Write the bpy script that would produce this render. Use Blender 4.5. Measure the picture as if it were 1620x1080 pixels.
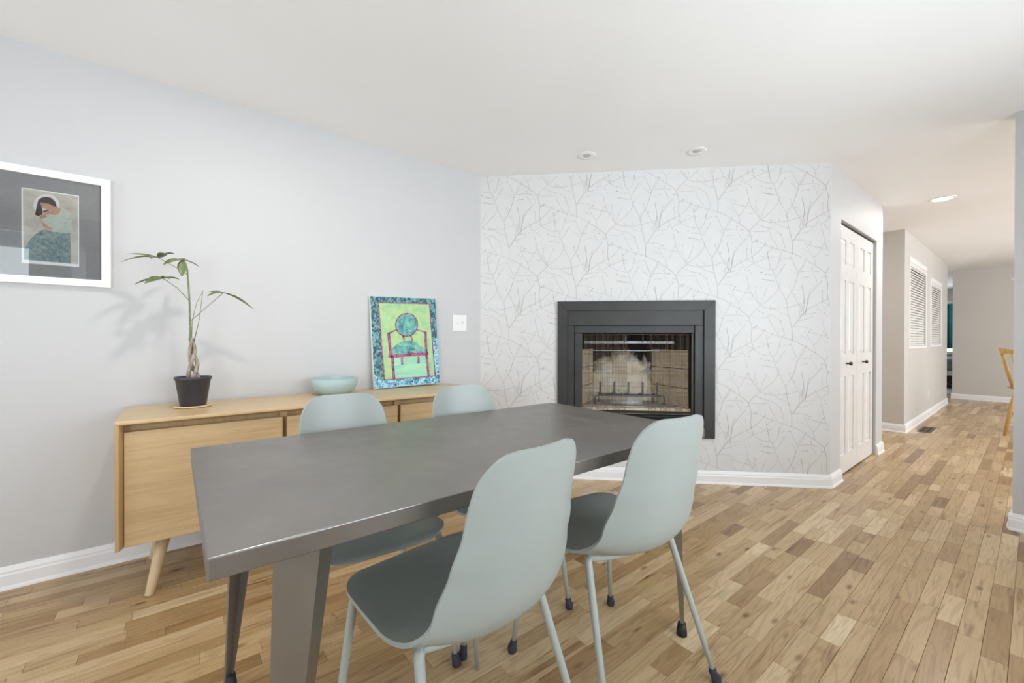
import bpy, bmesh, math, random
from mathutils import Vector, Matrix
from math import sin, cos, pi, sqrt, radians as R

for o in list(bpy.data.objects):
    bpy.data.objects.remove(o)
scene = bpy.context.scene
COL = scene.collection

# ------------------------------------------------------------------ camera
H = 2.44                                   # ceiling height
CAMZ = 1.1074
cam_d = bpy.data.cameras.new('camera')
cam = bpy.data.objects.new('camera', cam_d)
COL.objects.link(cam)
cam_d.sensor_width = 36.0
cam_d.lens = 36.0 * 665.12 / 1620.0
cam_d.clip_start = 0.02
yaw, pitch, roll = R(51.26), R(-0.249), R(0.121)
fw = Vector((cos(yaw) * cos(pitch), sin(yaw) * cos(pitch), sin(pitch)))
rt = Vector((sin(yaw), -cos(yaw), 0))
up = rt.cross(fw)
rt2 = rt * cos(roll) + up * sin(roll)
up2 = up * cos(roll) - rt * sin(roll)
cam.matrix_world = Matrix(((rt2.x, up2.x, -fw.x, 0), (rt2.y, up2.y, -fw.y, 0), (rt2.z, up2.z, -fw.z, CAMZ), (0, 0, 0, 1)))
scene.camera = cam

# ------------------------------------------------------------------ world, exposure
world = bpy.data.worlds.new('world')
scene.world = world
world.use_nodes = True
bg = world.node_tree.nodes['Background']
bg.inputs[0].default_value = (0.80, 0.90, 1.0, 1)
bg.inputs[1].default_value = 1.4
vs = scene.view_settings
vs.view_transform = 'Standard'
vs.look = 'None'
vs.gamma = 1.0
vs.use_curve_mapping = False
vs.exposure = 0.03
scene.cycles.max_bounces = 16
scene.cycles.diffuse_bounces = 10

# ------------------------------------------------------------------ daylight at the window openings, plus an added corridor fill
def area(name, loc, direction, sx, sy, power, color):
    d = bpy.data.lights.new(name, 'AREA')
    d.shape = 'RECTANGLE'
    d.size, d.size_y = sx, sy
    d.energy = power
    d.color = color
    o = bpy.data.objects.new(name, d)
    COL.objects.link(o)
    o.location = loc
    o.rotation_euler = Vector(direction).to_track_quat('-Z', 'Y').to_euler()
    return o

DAY = (0.875, 0.945, 1.0)
area('daylight_patio_door', (-1.675, -1.20, 1.2), (0, 1, .55), 1.05, 2.2, 48, DAY)
area('daylight_wide_window', (1.75, -1.20, 1.35), (0, 1, .55), 2.5, 1.5, 84, DAY)
area('daylight_side_window', (-2.80, 1.2, 1.35), (1, 0, .55), 1.8, 1.5, 40, DAY)
area('daylight_dining_window', (7.4, -3.40, 1.4), (0, 1, .45), 4.2, 1.7, 160, (0.93, 0.97, 1.0))
area('corridor_fill', (6.18, 3.5, 1.4), (0, -1, 0), .9, 1.4, 16, DAY)  # added fill to brighten the hall return; no window in the corridor end wall
area('daylight_bedroom_window', (15.2, 2.3, 1.5), (-1, 0, 0), 1.0, 1.2, 40, DAY)

# ------------------------------------------------------------------ materials
def newmat(name):
    m = bpy.data.materials.new(name)
    m.use_nodes = True
    nt = m.node_tree
    return m, nt, nt.nodes['Principled BSDF']

def node(nt, t, **kw):
    n = nt.nodes.new(t)
    for k, v in kw.items():
        setattr(n, k, v)
    return n

def ramp(nt, stops, fac=None, interp='LINEAR'):
    n = nt.nodes.new('ShaderNodeValToRGB')
    cr = n.color_ramp
    cr.interpolation = interp
    while len(cr.elements) > 1:
        cr.elements.remove(cr.elements[-1])
    for i, (p, c) in enumerate(stops):
        e = cr.elements[0] if i == 0 else cr.elements.new(p)
        e.position = p
        e.color = (c[0], c[1], c[2], 1)
    if fac is not None:
        nt.links.new(fac, n.inputs[0])
    return n

def noise(nt, scale, detail=3, rough=.5, vec=None, dist=0):
    n = nt.nodes.new('ShaderNodeTexNoise')
    n.inputs['Scale'].default_value = scale
    n.inputs['Detail'].default_value = detail
    n.inputs['Roughness'].default_value = rough
    n.inputs['Distortion'].default_value = dist
    if vec is not None:
        nt.links.new(vec, n.inputs['Vector'])
    return n

def objcoord(nt, scale=(1, 1, 1), kind='Object'):
    tc = nt.nodes.new('ShaderNodeTexCoord')
    mp = nt.nodes.new('ShaderNodeMapping')
    mp.inputs['Scale'].default_value = scale
    nt.links.new(tc.outputs[kind], mp.inputs['Vector'])
    return mp.outputs[0]

def plain(name, col, rough=.5, metal=0.0, vary=.04, nscale=6, bump=0.0, bscale=150, spec=None, coat=0):
    m, nt, b = newmat(name)
    v = objcoord(nt)
    n = noise(nt, nscale, 3, .5, v)
    lo = tuple(max(0, c * (1 - vary)) for c in col)
    hi = tuple(min(1, c * (1 + vary)) for c in col)
    rp = ramp(nt, [(.3, lo), (.7, hi)], n.outputs['Fac'])
    nt.links.new(rp.outputs[0], b.inputs['Base Color'])
    b.inputs['Roughness'].default_value = rough
    b.inputs['Metallic'].default_value = metal
    if spec is not None:
        b.inputs['Specular IOR Level'].default_value = spec
    if coat:
        b.inputs['Coat Weight'].default_value = coat
        b.inputs['Coat Roughness'].default_value = .1
    if bump:
        n2 = noise(nt, bscale, 2, .5, v)
        bp = nt.nodes.new('ShaderNodeBump')
        bp.inputs['Strength'].default_value = bump
        bp.inputs['Distance'].default_value = .001
        nt.links.new(n2.outputs['Fac'], bp.inputs['Height'])
        nt.links.new(bp.outputs[0], b.inputs['Normal'])
    return m

def speckle(name, stops, scale, rough=.6, dist=.6, detail=4, bump=.25, stretch=(1, 1, 1)):
    m, nt, b = newmat(name)
    v = objcoord(nt, stretch)
    n = noise(nt, scale, detail, .62, v, dist)
    rp = ramp(nt, stops, n.outputs['Fac'])
    nt.links.new(rp.outputs[0], b.inputs['Base Color'])
    b.inputs['Roughness'].default_value = rough
    bp = nt.nodes.new('ShaderNodeBump')
    bp.inputs['Strength'].default_value = bump
    bp.inputs['Distance'].default_value = .002
    nt.links.new(n.outputs['Fac'], bp.inputs['Height'])
    nt.links.new(bp.outputs[0], b.inputs['Normal'])
    return m

def wood(name, c0, c1, c2, axis, rough=.4, gscale=1.0, spec=.5):
    """grain stretched along one local axis"""
    m, nt, b = newmat(name)
    sc = [14 * gscale] * 3
    sc[axis] = .9 * gscale
    v = objcoord(nt, sc)
    n = noise(nt, 2.2, 5, .6, v, .8)
    sc2 = [110 * gscale] * 3
    sc2[axis] = 3 * gscale
    v2 = objcoord(nt, sc2)
    n2 = noise(nt, 2.0, 3, .6, v2)
    mx = node(nt, 'ShaderNodeMix', data_type='FLOAT')
    mx.inputs[0].default_value = .4
    nt.links.new(n.outputs['Fac'], mx.inputs[2])
    nt.links.new(n2.outputs['Fac'], mx.inputs[3])
    rp = ramp(nt, [(.30, c0), (.5, c1), (.68, c2)], mx.outputs[0])
    nt.links.new(rp.outputs[0], b.inputs['Base Color'])
    b.inputs['Roughness'].default_value = rough
    b.inputs['Specular IOR Level'].default_value = spec
    bp = nt.nodes.new('ShaderNodeBump')
    bp.inputs['Strength'].default_value = .08
    bp.inputs['Distance'].default_value = .001
    nt.links.new(n2.outputs['Fac'], bp.inputs['Height'])
    nt.links.new(bp.outputs[0], b.inputs['Normal'])
    return m

def emit(name, col, strength):
    m, nt, b = newmat(name)
    b.inputs['Base Color'].default_value = (*col, 1)
    b.inputs['Emission Color'].default_value = (*col, 1)
    b.inputs['Emission Strength'].default_value = strength
    return m

def glassy(name, tint=(1, 1, 1), refl=.08, rough=.02):
    m, nt, b = newmat(name)
    nt.nodes.remove(b)
    out = nt.nodes['Material Output']
    tr = node(nt, 'ShaderNodeBsdfTransparent')
    tr.inputs[0].default_value = (*tint, 1)
    gl = node(nt, 'ShaderNodeBsdfGlossy')
    gl.inputs['Roughness'].default_value = rough
    fr = node(nt, 'ShaderNodeFresnel')
    fr.inputs[0].default_value = 1.5
    ad = node(nt, 'ShaderNodeMath', operation='ADD')
    ad.inputs[1].default_value = refl - .04
    mx = node(nt, 'ShaderNodeMixShader')
    nt.links.new(fr.outputs[0], ad.inputs[0])
    nt.links.new(ad.outputs[0], mx.inputs[0])
    nt.links.new(tr.outputs[0], mx.inputs[1])
    nt.links.new(gl.outputs[0], mx.inputs[2])
    nt.links.new(mx.outputs[0], out.inputs[0])
    return m

M = {}
M['wall'] = plain('wall_paint_grey', (.582, .580, .588), .55, vary=.012, nscale=2, bump=.05, bscale=260, spec=.3)
M['ceiling'] = plain('ceiling_paint', (.90, .90, .90), .7, vary=.01, nscale=2, bump=.05, bscale=200, spec=.2)
M['hall_wall'] = plain('hall_paint_greige', (.60, .575, .545), .5, vary=.015, nscale=2, bump=.05, bscale=260, spec=.3)
M['paper'] = plain('wallpaper_ground', (.705, .702, .698), .42, vary=.012, nscale=9, bump=.06, bscale=420, spec=.4)
M['print'] = plain('wallpaper_branch_ink', (.51, .505, .495), .35, vary=.14, nscale=7, spec=.4)
M['trim'] = plain('trim_white', (.86, .86, .87), .35, vary=.01)
M['door'] = plain('door_white', (.83, .83, .83), .22, vary=.01)
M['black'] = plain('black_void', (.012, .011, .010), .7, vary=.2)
M['sage'] = plain('sage_plastic', (.372, .412, .396), .36, vary=.02, bump=.03, bscale=500)
M['sage_tube'] = plain('sage_painted_tube', (.41, .448, .42), .35, vary=.02)
M['cap'] = plain('foot_cap_charcoal', (.035, .038, .055), .75, vary=.25, nscale=60, bump=.4, bscale=300)
M['tablecap'] = plain('table_cap_black', (.012, .012, .014), .5, vary=.2)
M['oak'] = wood('oak_door_grain', (.49, .33, .165), (.62, .440, .240), (.70, .51, .29), 0, .42)
M['oakv'] = wood('oak_vertical_grain', (.45, .27, .115), (.55, .36, .17), (.62, .42, .21), 2, .42)
M['oaktop'] = wood('oak_top_grain', (.52, .35, .18), (.63, .45, .25), (.70, .52, .31), 0, .34)
M['leg_oak'] = wood('oak_leg_grain', (.55, .40, .22), (.66, .49, .29), (.72, .56, .35), 2, .45)
M['saucer'] = wood('bamboo', (.62, .46, .26), (.72, .56, .34), (.78, .62, .40), 0, .45)
M['honey'] = wood('honey_wood', (.42, .24, .07), (.56, .34, .11), (.66, .43, .16), 2, .35)
M['bowl'] = plain('bowl_glaze', (.40, .52, .53), .38, vary=.02)
M['pot'] = plain('pot_plastic', (.040, .040, .055), .38, vary=.15, nscale=14)
M['soil'] = speckle('bark_soil', [(.3, (.01, .008, .006)), (.5, (.06, .035, .02)), (.7, (.16, .09, .05))], 120, .9)
M['trunk'] = speckle('braided_trunk', [(.3, (.16, .11, .07)), (.5, (.36, .30, .24)), (.7, (.52, .47, .40))], 60, .8, stretch=(1, 1, .25))
M['stem'] = plain('green_stem', (.16, .22, .08), .5, vary=.2, nscale=40)
M['twig'] = plain('dry_twig', (.33, .28, .20), .7, vary=.2, nscale=40)
M['leaf'] = plain('leaf_green', (.145, .185, .070), .45, vary=.3, nscale=30)
M['frame_white'] = plain('frame_white', (.86, .855, .83), .4, vary=.015, nscale=20)
M['mat_grey'] = plain('mat_board_grey', (.29, .285, .285), .8, vary=.05, nscale=90)
M['glass'] = glassy('picture_glass', (1, 1, 1), .065, .01)
M['pane'] = glassy('window_pane', (.97, .98, .98), .05, .0)
M['white_paper'] = plain('print_paper', (.86, .86, .85), .7, vary=.01)
M['pp_bg'] = speckle('print_cream', [(.3, (.42, .40, .35)), (.6, (.60, .56, .49)), (.8, (.66, .62, .56))], 14, .8, bump=0)
M['pp_halo'] = plain('print_halo', (.74, .73, .70), .8, vary=.03)
M['pp_hair'] = speckle('print_hair', [(.3, (.018, .014, .013)), (.7, (.09, .065, .055))], 50, .8, bump=0)
M['pp_skin'] = plain('print_skin', (.52, .31, .21), .8, vary=.18, nscale=60)
M['pp_mint'] = speckle('print_mint', [(.3, (.40, .47, .42)), (.6, (.53, .58, .50)), (.8, (.60, .62, .50))], 60, .8, bump=0)
M['pp_skirt'] = speckle('print_skirt', [(.3, (.11, .17, .18)), (.5, (.22, .30, .31)), (.66, (.36, .42, .36))], 70, .8, bump=0)
M['cv_side'] = speckle('canvas_edge', [(.35, (.80, .81, .78)), (.60, (.74, .78, .66)), (.70, (.40, .55, .24)), (.8, (.04, .07, .14))], 24, .7, stretch=(1, 1, .6))
M['cv_border'] = speckle('paint_border', [(.34, (.012, .018, .06)), (.45, (.03, .08, .15)), (.52, (.06, .24, .20)), (.58, (.20, .46, .58)), (.64, (.10, .30, .13)), (.74, (.42, .56, .18))], 26, .45, dist=1.5)
M['cv_border_low'] = speckle('paint_border_blue', [(.32, (.012, .018, .08)), (.45, (.05, .22, .40)), (.52, (.28, .66, .82)), (.62, (.45, .74, .80)), (.72, (.48, .62, .14))], 42, .45, dist=1.5)
M['cv_panel'] = speckle('paint_lime', [(.30, (.22, .52, .36)), (.45, (.38, .60, .27)), (.58, (.45, .65, .29)), (.70, (.30, .60, .48))], 14, .5, dist=1.0)
M['cv_floor'] = speckle('paint_mint_floor', [(.3, (.22, .58, .48)), (.55, (.36, .72, .48)), (.7, (.50, .76, .36))], 14, .5, dist=1.0, stretch=(.3, 1, 2))
M['cv_pink'] = speckle('paint_pink', [(.40, (.04, .03, .05)), (.47, (.25, .03, .11)), (.53, (.60, .15, .42)), (.60, (.30, .05, .14)), (.66, (.66, .32, .12))], 48, .5, dist=1.2)
M['cv_teal'] = speckle('paint_teal', [(.32, (.03, .15, .18)), (.46, (.10, .34, .34)), (.58, (.20, .50, .40)), (.68, (.42, .60, .16))], 20, .5, dist=1.0)
M['metal_dark'] = plain('hearth_metal', (.046, .045, .043), .45, metal=.35, vary=.12, nscale=5, bump=.05, bscale=400)
M['metal_dark2'] = plain('hearth_metal_inner', (.045, .045, .046), .5, metal=.35, vary=.12, nscale=5)
M['steel'] = plain('dull_steel', (.33, .33, .34), .45, metal=.7, vary=.2, nscale=40)
M['ash'] = speckle('ash_floor', [(.3, (.28, .27, .25)), (.6, (.48, .47, .45)), (.8, (.62, .61, .60))], 30, .95)
M['slab'] = speckle('hearth_slab', [(.3, (.56, .44, .29)), (.7, (.68, .57, .42))], 18, .9)
M['iron'] = speckle('grate_iron', [(.3, (.08, .08, .085)), (.6, (.20, .20, .21)), (.8, (.36, .35, .34))], 60, .8)
M['plate'] = plain('switch_plate', (.82, .82, .82), .3, vary=.01)
M['brass'] = plain('knob_bronze', (.10, .065, .04), .3, metal=.9, vary=.1)
M['vent'] = plain('vent_bronze', (.16, .12, .08), .5, metal=.3, vary=.2, nscale=40)
M['lamp'] = emit('lamp_lens', (1.0, .97, .92), 9)
M['lamp_off'] = plain('lamp_aperture', (.52, .52, .52), .4)
M['blind'] = plain('blind_white', (.74, .73, .71), .45, vary=.02)
M['blind_back'] = plain('window_shade', (.74, .73, .71), .6, vary=.05)
M['teal'] = plain('curtain_teal', (.03, .27, .27), .8, vary=.2, nscale=12)
M['sky_pane'] = emit('bright_window', (.92, .96, 1.0), 1.6)
M['duvet'] = speckle('duvet', [(.3, (.10, .12, .16)), (.7, (.24, .27, .32))], 9, .9)
M['linen'] = plain('linen_white', (.75, .75, .76), .9, vary=.05)
M['rug'] = speckle('rug_grey', [(.3, (.34, .34, .36)), (.7, (.58, .58, .60))], 14, .95)
M['bedwood'] = plain('bed_redwood', (.20, .07, .025), .5, vary=.2)
M['crystal'] = plain('crystal', (.85, .86, .88), .08, metal=.35, vary=.05)
M['chrome'] = plain('chrome', (.7, .7, .71), .15, metal=1.0, vary=.03)

# dark bronze table finish with cloudy patina
def table_mat():
    m, nt, b = newmat('bronze_patina')
    v = objcoord(nt, (1, 1, 1))
    n = noise(nt, 5, 5, .6, v, .4)
    rp = ramp(nt, [(.28, (.072, .059, .046)), (.5, (.092, .077, .062)), (.75, (.116, .100, .083))], n.outputs['Fac'])
    nt.links.new(rp.outputs[0], b.inputs['Base Color'])
    n2 = noise(nt, 16, 4, .6, v, .2)
    rr = ramp(nt, [(.3, (.31, .31, .31)), (.7, (.38, .38, .38))], n2.outputs['Fac'])
    nt.links.new(rr.outputs[0], b.inputs['Roughness'])
    b.inputs['Metallic'].default_value = .0
    b.inputs['IOR'].default_value = 2.6
    return m
M['bronze'] = table_mat()

# soot stained firebrick
def firebrick(name, center, spread):
    m, nt, b = newmat(name)
    v = objcoord(nt)
    n = noise(nt, 7, 5, .65, v, .5)
    base = ramp(nt, [(.3, (.62, .50, .36)), (.5, (.76, .67, .54)), (.7, (.86, .81, .73))], noise(nt, 9, 4, .6, v).outputs['Fac'])
    tc = nt.nodes.new('ShaderNodeTexCoord')
    sp = nt.nodes.new('ShaderNodeSeparateXYZ')
    nt.links.new(tc.outputs['Object'], sp.inputs[0])
    def mth(op, a, b_):
        k = node(nt, 'ShaderNodeMath', operation=op)
        for i, q in enumerate((a, b_)):
            if isinstance(q, (int, float)):
                k.inputs[i].default_value = q
            else:
                nt.links.new(q, k.inputs[i])
        return k.outputs[0]
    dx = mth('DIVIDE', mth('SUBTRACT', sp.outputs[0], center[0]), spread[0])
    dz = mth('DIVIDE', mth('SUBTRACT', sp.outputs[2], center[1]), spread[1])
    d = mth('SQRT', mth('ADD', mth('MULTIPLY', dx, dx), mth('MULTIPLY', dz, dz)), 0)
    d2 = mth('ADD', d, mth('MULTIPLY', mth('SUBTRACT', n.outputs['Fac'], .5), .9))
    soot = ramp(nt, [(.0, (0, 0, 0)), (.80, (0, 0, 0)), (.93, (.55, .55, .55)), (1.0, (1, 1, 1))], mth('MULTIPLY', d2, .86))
    mx = node(nt, 'ShaderNodeMix', data_type='RGBA')
    nt.links.new(soot.outputs[0], mx.inputs[0])
    nt.links.new(base.outputs[0], mx.inputs[6])
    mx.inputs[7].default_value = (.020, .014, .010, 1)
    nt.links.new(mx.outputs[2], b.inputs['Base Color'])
    b.inputs['Roughness'].default_value = .9
    return m
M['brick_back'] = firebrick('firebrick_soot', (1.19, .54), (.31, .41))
M['brick_side'] = speckle('firebrick_side', [(.3, (.55, .43, .29)), (.5, (.68, .57, .43)), (.7, (.76, .67, .54))], 9, .9)

# fine metal mesh curtain: woven wires, open between them
def mesh_mat():
    m, nt, b = newmat('fire_mesh')
    out = nt.nodes['Material Output']
    b.inputs['Base Color'].default_value = (.11, .08, .052, 1)
    b.inputs['Roughness'].default_value = .5
    b.inputs['Metallic'].default_value = .5
    tc = nt.nodes.new('ShaderNodeTexCoord')
    sp = nt.nodes.new('ShaderNodeSeparateXYZ')
    nt.links.new(tc.outputs['UV'], sp.inputs[0])
    def wave(sock):
        k = node(nt, 'ShaderNodeMath', operation='MULTIPLY')
        k.inputs[1].default_value = 2 * pi / .0095
        nt.links.new(sock, k.inputs[0])
        s = node(nt, 'ShaderNodeMath', operation='SINE')
        nt.links.new(k.outputs[0], s.inputs[0])
        return s.outputs[0]
    a, c = wave(sp.outputs[0]), wave(sp.outputs[1])
    k = node(nt, 'ShaderNodeMath', operation='ADD')
    nt.links.new(a, k.inputs[0]); nt.links.new(c, k.inputs[1])
    gt = node(nt, 'ShaderNodeMath', operation='GREATER_THAN')
    gt.inputs[1].default_value = .58
    nt.links.new(k.outputs[0], gt.inputs[0])
    tr = node(nt, 'ShaderNodeBsdfTransparent')
    mx = node(nt, 'ShaderNodeMixShader')
    nt.links.new(gt.outputs[0], mx.inputs[0])
    nt.links.new(tr.outputs[0], mx.inputs[1])
    nt.links.new(b.outputs[0], mx.inputs[2])
    nt.links.new(mx.outputs[0], out.inputs[0])
    return m
M['mesh'] = mesh_mat()

# oak strip floor: every strip carries its own random numbers in a colour attribute
def floor_mat():
    m, nt, b = newmat('oak_strip_floor')
    at = node(nt, 'ShaderNodeVertexColor', layer_name='strip')
    sp = nt.nodes.new('ShaderNodeSeparateColor')
    nt.links.new(at.outputs[0], sp.inputs[0])
    geo = nt.nodes.new('ShaderNodeNewGeometry')
    off = nt.nodes.new('ShaderNodeVectorMath'); off.operation = 'SCALE'
    off.inputs['Scale'].default_value = 37.0
    nt.links.new(at.outputs[0], off.inputs[0])
    add = nt.nodes.new('ShaderNodeVectorMath'); add.operation = 'ADD'
    nt.links.new(geo.outputs['Position'], add.inputs[0])
    nt.links.new(off.outputs[0], add.inputs[1])
    def mapped(s):
        mp = nt.nodes.new('ShaderNodeMapping')
        mp.inputs['Scale'].default_value = s
        nt.links.new(add.outputs[0], mp.inputs['Vector'])
        return mp.outputs[0]
    tone = ramp(nt, [(0, (.27, .155, .065)), (.07, (.38, .235, .105)), (.22, (.455, .305, .152)), (.6, (.535, .375, .198)), (.88, (.61, .445, .257)), (1, (.72, .56, .355))], sp.outputs[0])
    # broad cathedral figure
    n1 = noise(nt, 2.2, 2, .45, mapped((.8, 9, 1)), .5)
    wv = nt.nodes.new('ShaderNodeMath'); wv.operation = 'MULTIPLY'; wv.inputs[1].default_value = 46
    nt.links.new(n1.outputs['Fac'], wv.inputs[0])
    sn = nt.nodes.new('ShaderNodeMath'); sn.operation = 'SINE'
    nt.links.new(wv.outputs[0], sn.inputs[0])
    fig = ramp(nt, [(0, (.84, .82, .79)), (.5, (1, 1, 1)), (1, (1.0, 1.0, 1.0))], None)
    mr = nt.nodes.new('ShaderNodeMapRange'); mr.inputs[1].default_value = -1
    nt.links.new(sn.outputs[0], mr.inputs[0]); nt.links.new(mr.outputs[0], fig.inputs[0])
    # fine pores
    n2 = noise(nt, 2.0, 3, .6, mapped((5, 150, 1)))
    por = ramp(nt, [(.30, (.84, .82, .79)), (.52, (1, 1, 1))], n2.outputs['Fac'])
    # dark mineral streaks and knots
    n3 = noise(nt, 2.4, 5, .6, mapped((.9, 13, 1)), .6)
    stk = ramp(nt, [(.57, (1, 1, 1)), (.66, (.70, .61, .52)), (.76, (.40, .31, .24))], n3.outputs['Fac'])
    vo = nt.nodes.new('ShaderNodeTexVoronoi'); vo.inputs['Scale'].default_value = 1.0
    nt.links.new(mapped((4.2, 11, 1)), vo.inputs['Vector'])
    kn = ramp(nt, [(.03, (.22, .15, .11)), (.085, (.62, .54, .46)), (.16, (1, 1, 1))], vo.outputs['Distance'])
    def mul(a_, b_):
        k = node(nt, 'ShaderNodeMix', data_type='RGBA', blend_type='MULTIPLY')
        k.inputs[0].default_value = 1
        nt.links.new(a_, k.inputs[6]); nt.links.new(b_, k.inputs[7])
        return k.outputs[2]
    c = mul(mul(mul(mul(tone.outputs[0], fig.outputs[0]), por.outputs[0]), stk.outputs[0]), kn.outputs[0])
    nt.links.new(c, b.inputs['Base Color'])
    b.inputs['Roughness'].default_value = .29
    b.inputs['Specular IOR Level'].default_value = .5
    return m
M['floor'] = floor_mat()
M['subfloor'] = plain('floor_joint_dark', (.10, .058, .027), .8)

# ------------------------------------------------------------------ geometry helpers
class MB:
    def __init__(self):
        self.bm = bmesh.new()
        self.uv = None
    def box(self, x0, x1, y0, y1, z0, z1, bev=0.0, seg=1, mat=0):
        t = bmesh.new()
        vs_ = [t.verts.new((x, y, z)) for x in (x0, x1) for y in (y0, y1) for z in (z0, z1)]
        for f in ((0, 1, 3, 2), (4, 6, 7, 5), (0, 4, 5, 1), (2, 3, 7, 6), (0, 2, 6, 4), (1, 5, 7, 3)):
            t.faces.new([vs_[i] for i in f])
        if bev:
            bmesh.ops.bevel(t, geom=list(t.edges), offset=bev, segments=seg, profile=.5, affect='EDGES', clamp_overlap=True)
        for f in t.faces:
            f.material_index = mat
        self.merge(t)
        return self
    def merge(self, t, mtx=None):
        if mtx is not None:
            t.transform(mtx)
        me = bpy.data.meshes.new('tmp')
        t.to_mesh(me); t.free()
        self.bm.from_mesh(me)
        bpy.data.meshes.remove(me)
    def poly(self, pts, mat=0):
        f = self.bm.faces.new([self.bm.verts.new(p) for p in pts])
        f.material_index = mat
        return self
    def hexa(self, bot, top, mat=0):
        b = [self.bm.verts.new(p) for p in bot]
        t = [self.bm.verts.new(p) for p in top]
        n = len(b)
        fs = [self.bm.faces.new(list(reversed(b))), self.bm.faces.new(t)]
        for i in range(n):
            fs.append(self.bm.faces.new((b[i], b[(i + 1) % n], t[(i + 1) % n], t[i])))
        for f in fs:
            f.material_index = mat
        return self
    def tube(self, path, rad, n=12, cap=True, mat=0, closed=False):
        pts = [Vector(p) for p in path]
        if not hasattr(rad, '__len__'):
            rad = [rad] * len(pts)
        rings = []
        nprev = None
        L = len(pts)
        for i, p in enumerate(pts):
            if closed:
                d = pts[(i + 1) % L] - pts[i - 1]
            else:
                d = pts[min(i + 1, L - 1)] - pts[max(i - 1, 0)]
            d.normalize()
            if nprev is None:
                a = Vector((0, 0, 1)) if abs(d.z) < .9 else Vector((1, 0, 0))
                nx = d.cross(a).normalized()
            else:
                nx = (nprev - d * nprev.dot(d)).normalized()
            nprev = nx
            ny = d.cross(nx)
            rings.append([self.bm.verts.new(p + (nx * cos(2 * pi * k / n) + ny * sin(2 * pi * k / n)) * rad[i]) for k in range(n)])
        rng = range(L) if closed else range(L - 1)
        for i in rng:
            a, b = rings[i], rings[(i + 1) % L]
            for k in range(n):
                f = self.bm.faces.new((a[k], a[(k + 1) % n], b[(k + 1) % n], b[k]))
                f.smooth = True; f.material_index = mat
        if cap and not closed:
            for r_ in (list(reversed(rings[0])), rings[-1]):
                f = self.bm.faces.new(r_); f.material_index = mat
        return self
    def lathe(self, prof, c=(0, 0, 0), n=32, mat=0, smooth=True):
        """prof: (r, z) from the axis or rim outwards; first/last with r=0 close"""
        c = Vector(c)
        rings = []
        for r_, z in prof:
            if r_ < 1e-6:
                rings.append([self.bm.verts.new(c + Vector((0, 0, z)))])
            else:
                rings.append([self.bm.verts.new(c + Vector((r_ * cos(2 * pi * k / n), r_ * sin(2 * pi * k / n), z))) for k in range(n)])
        for a, b in zip(rings, rings[1:]):
            for k in range(n):
                k2 = (k + 1) % n
                if len(a) == 1 and len(b) == 1:
                    continue
                if len(a) == 1:
                    f = self.bm.faces.new((a[0], b[k2], b[k]))
                elif len(b) == 1:
                    f = self.bm.faces.new((a[k], a[k2], b[0]))
                else:
                    f = self.bm.faces.new((a[k], a[k2], b[k2], b[k]))
                f.smooth = smooth; f.material_index = mat
        return self
    def sweep(self, prof, p0, p1, side, mat=0):
        """extrude a closed profile (d outwards, z) along p0-p1; side = outward direction"""
        s = Vector(side)
        a = [self.bm.verts.new(Vector((p0[0], p0[1], z)) + s * d) for d, z in prof]
        b = [self.bm.verts.new(Vector((p1[0], p1[1], z)) + s * d) for d, z in prof]
        n = len(a)
        for i in range(n):
            self.bm.faces.new((a[i], a[(i + 1) % n], b[(i + 1) % n], b[i]))
        self.bm.faces.new(list(reversed(a))); self.bm.faces.new(b)
        return self
    def build(self, name, mats, parent=None, loc=None, rot=None, recalc=True, smooth=False):
        if recalc:
            bmesh.ops.recalc_face_normals(self.bm, faces=list(self.bm.faces))
        me = bpy.data.meshes.new(name)
        self.bm.to_mesh(me); self.bm.free()
        if smooth:
            for p in me.polygons:
                p.use_smooth = True
        for k in (mats if isinstance(mats, (list, tuple)) else [mats]):
            me.materials.append(M[k])
        o = bpy.data.objects.new(name, me)
        COL.objects.link(o)
        if parent is not None:
            o.parent = parent
        if loc is not None:
            o.location = loc
        if rot is not None:
            o.rotation_euler = rot
        return o

def thing(name, label, cat, loc=(0, 0, 0), rotz=0, group=None):
    o = bpy.data.objects.new(name, None)
    o.empty_display_size = .1
    COL.objects.link(o)
    o.location = loc
    o.rotation_euler = (0, 0, rotz)
    o['label'] = label; o['category'] = cat
    if group: o['group'] = group
    return o

def tag(o, label, cat, group=None):
    o['label'] = label; o['category'] = cat
    if group: o['group'] = group
    return o

def struct(o, label, cat):
    o['kind'] = 'structure'
    o['label'] = label; o['category'] = cat
    return o

def dup(root):
    r = root.copy(); COL.objects.link(r)
    for ch in list(root.children):
        c = ch.copy(); COL.objects.link(c); c.parent = r
        for g in ch.children:
            d = g.copy(); COL.objects.link(d); d.parent = c
    return r

# ------------------------------------------------------------------ room plan
YW = 2.8527              # left wall
XC = 1.9557              # corner left wall / fireplace wall
XD = 3.8423              # corner fireplace wall / closet wall
YD = YW - (XD - XC)      # closet wall
LD = (XD - XC) * sqrt(2) # length of the fireplace wall
XE = 5.5336              # end of the closet wall
XH, YH, XI = 6.8206, .9873, 10.6726
XF = 11.6375
XS, YS = 3.8309, .082
XB, YB = -2.6, -1.0      # walls behind the camera
YR = -3.2
XM, YM = 15.6, 3.6

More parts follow.
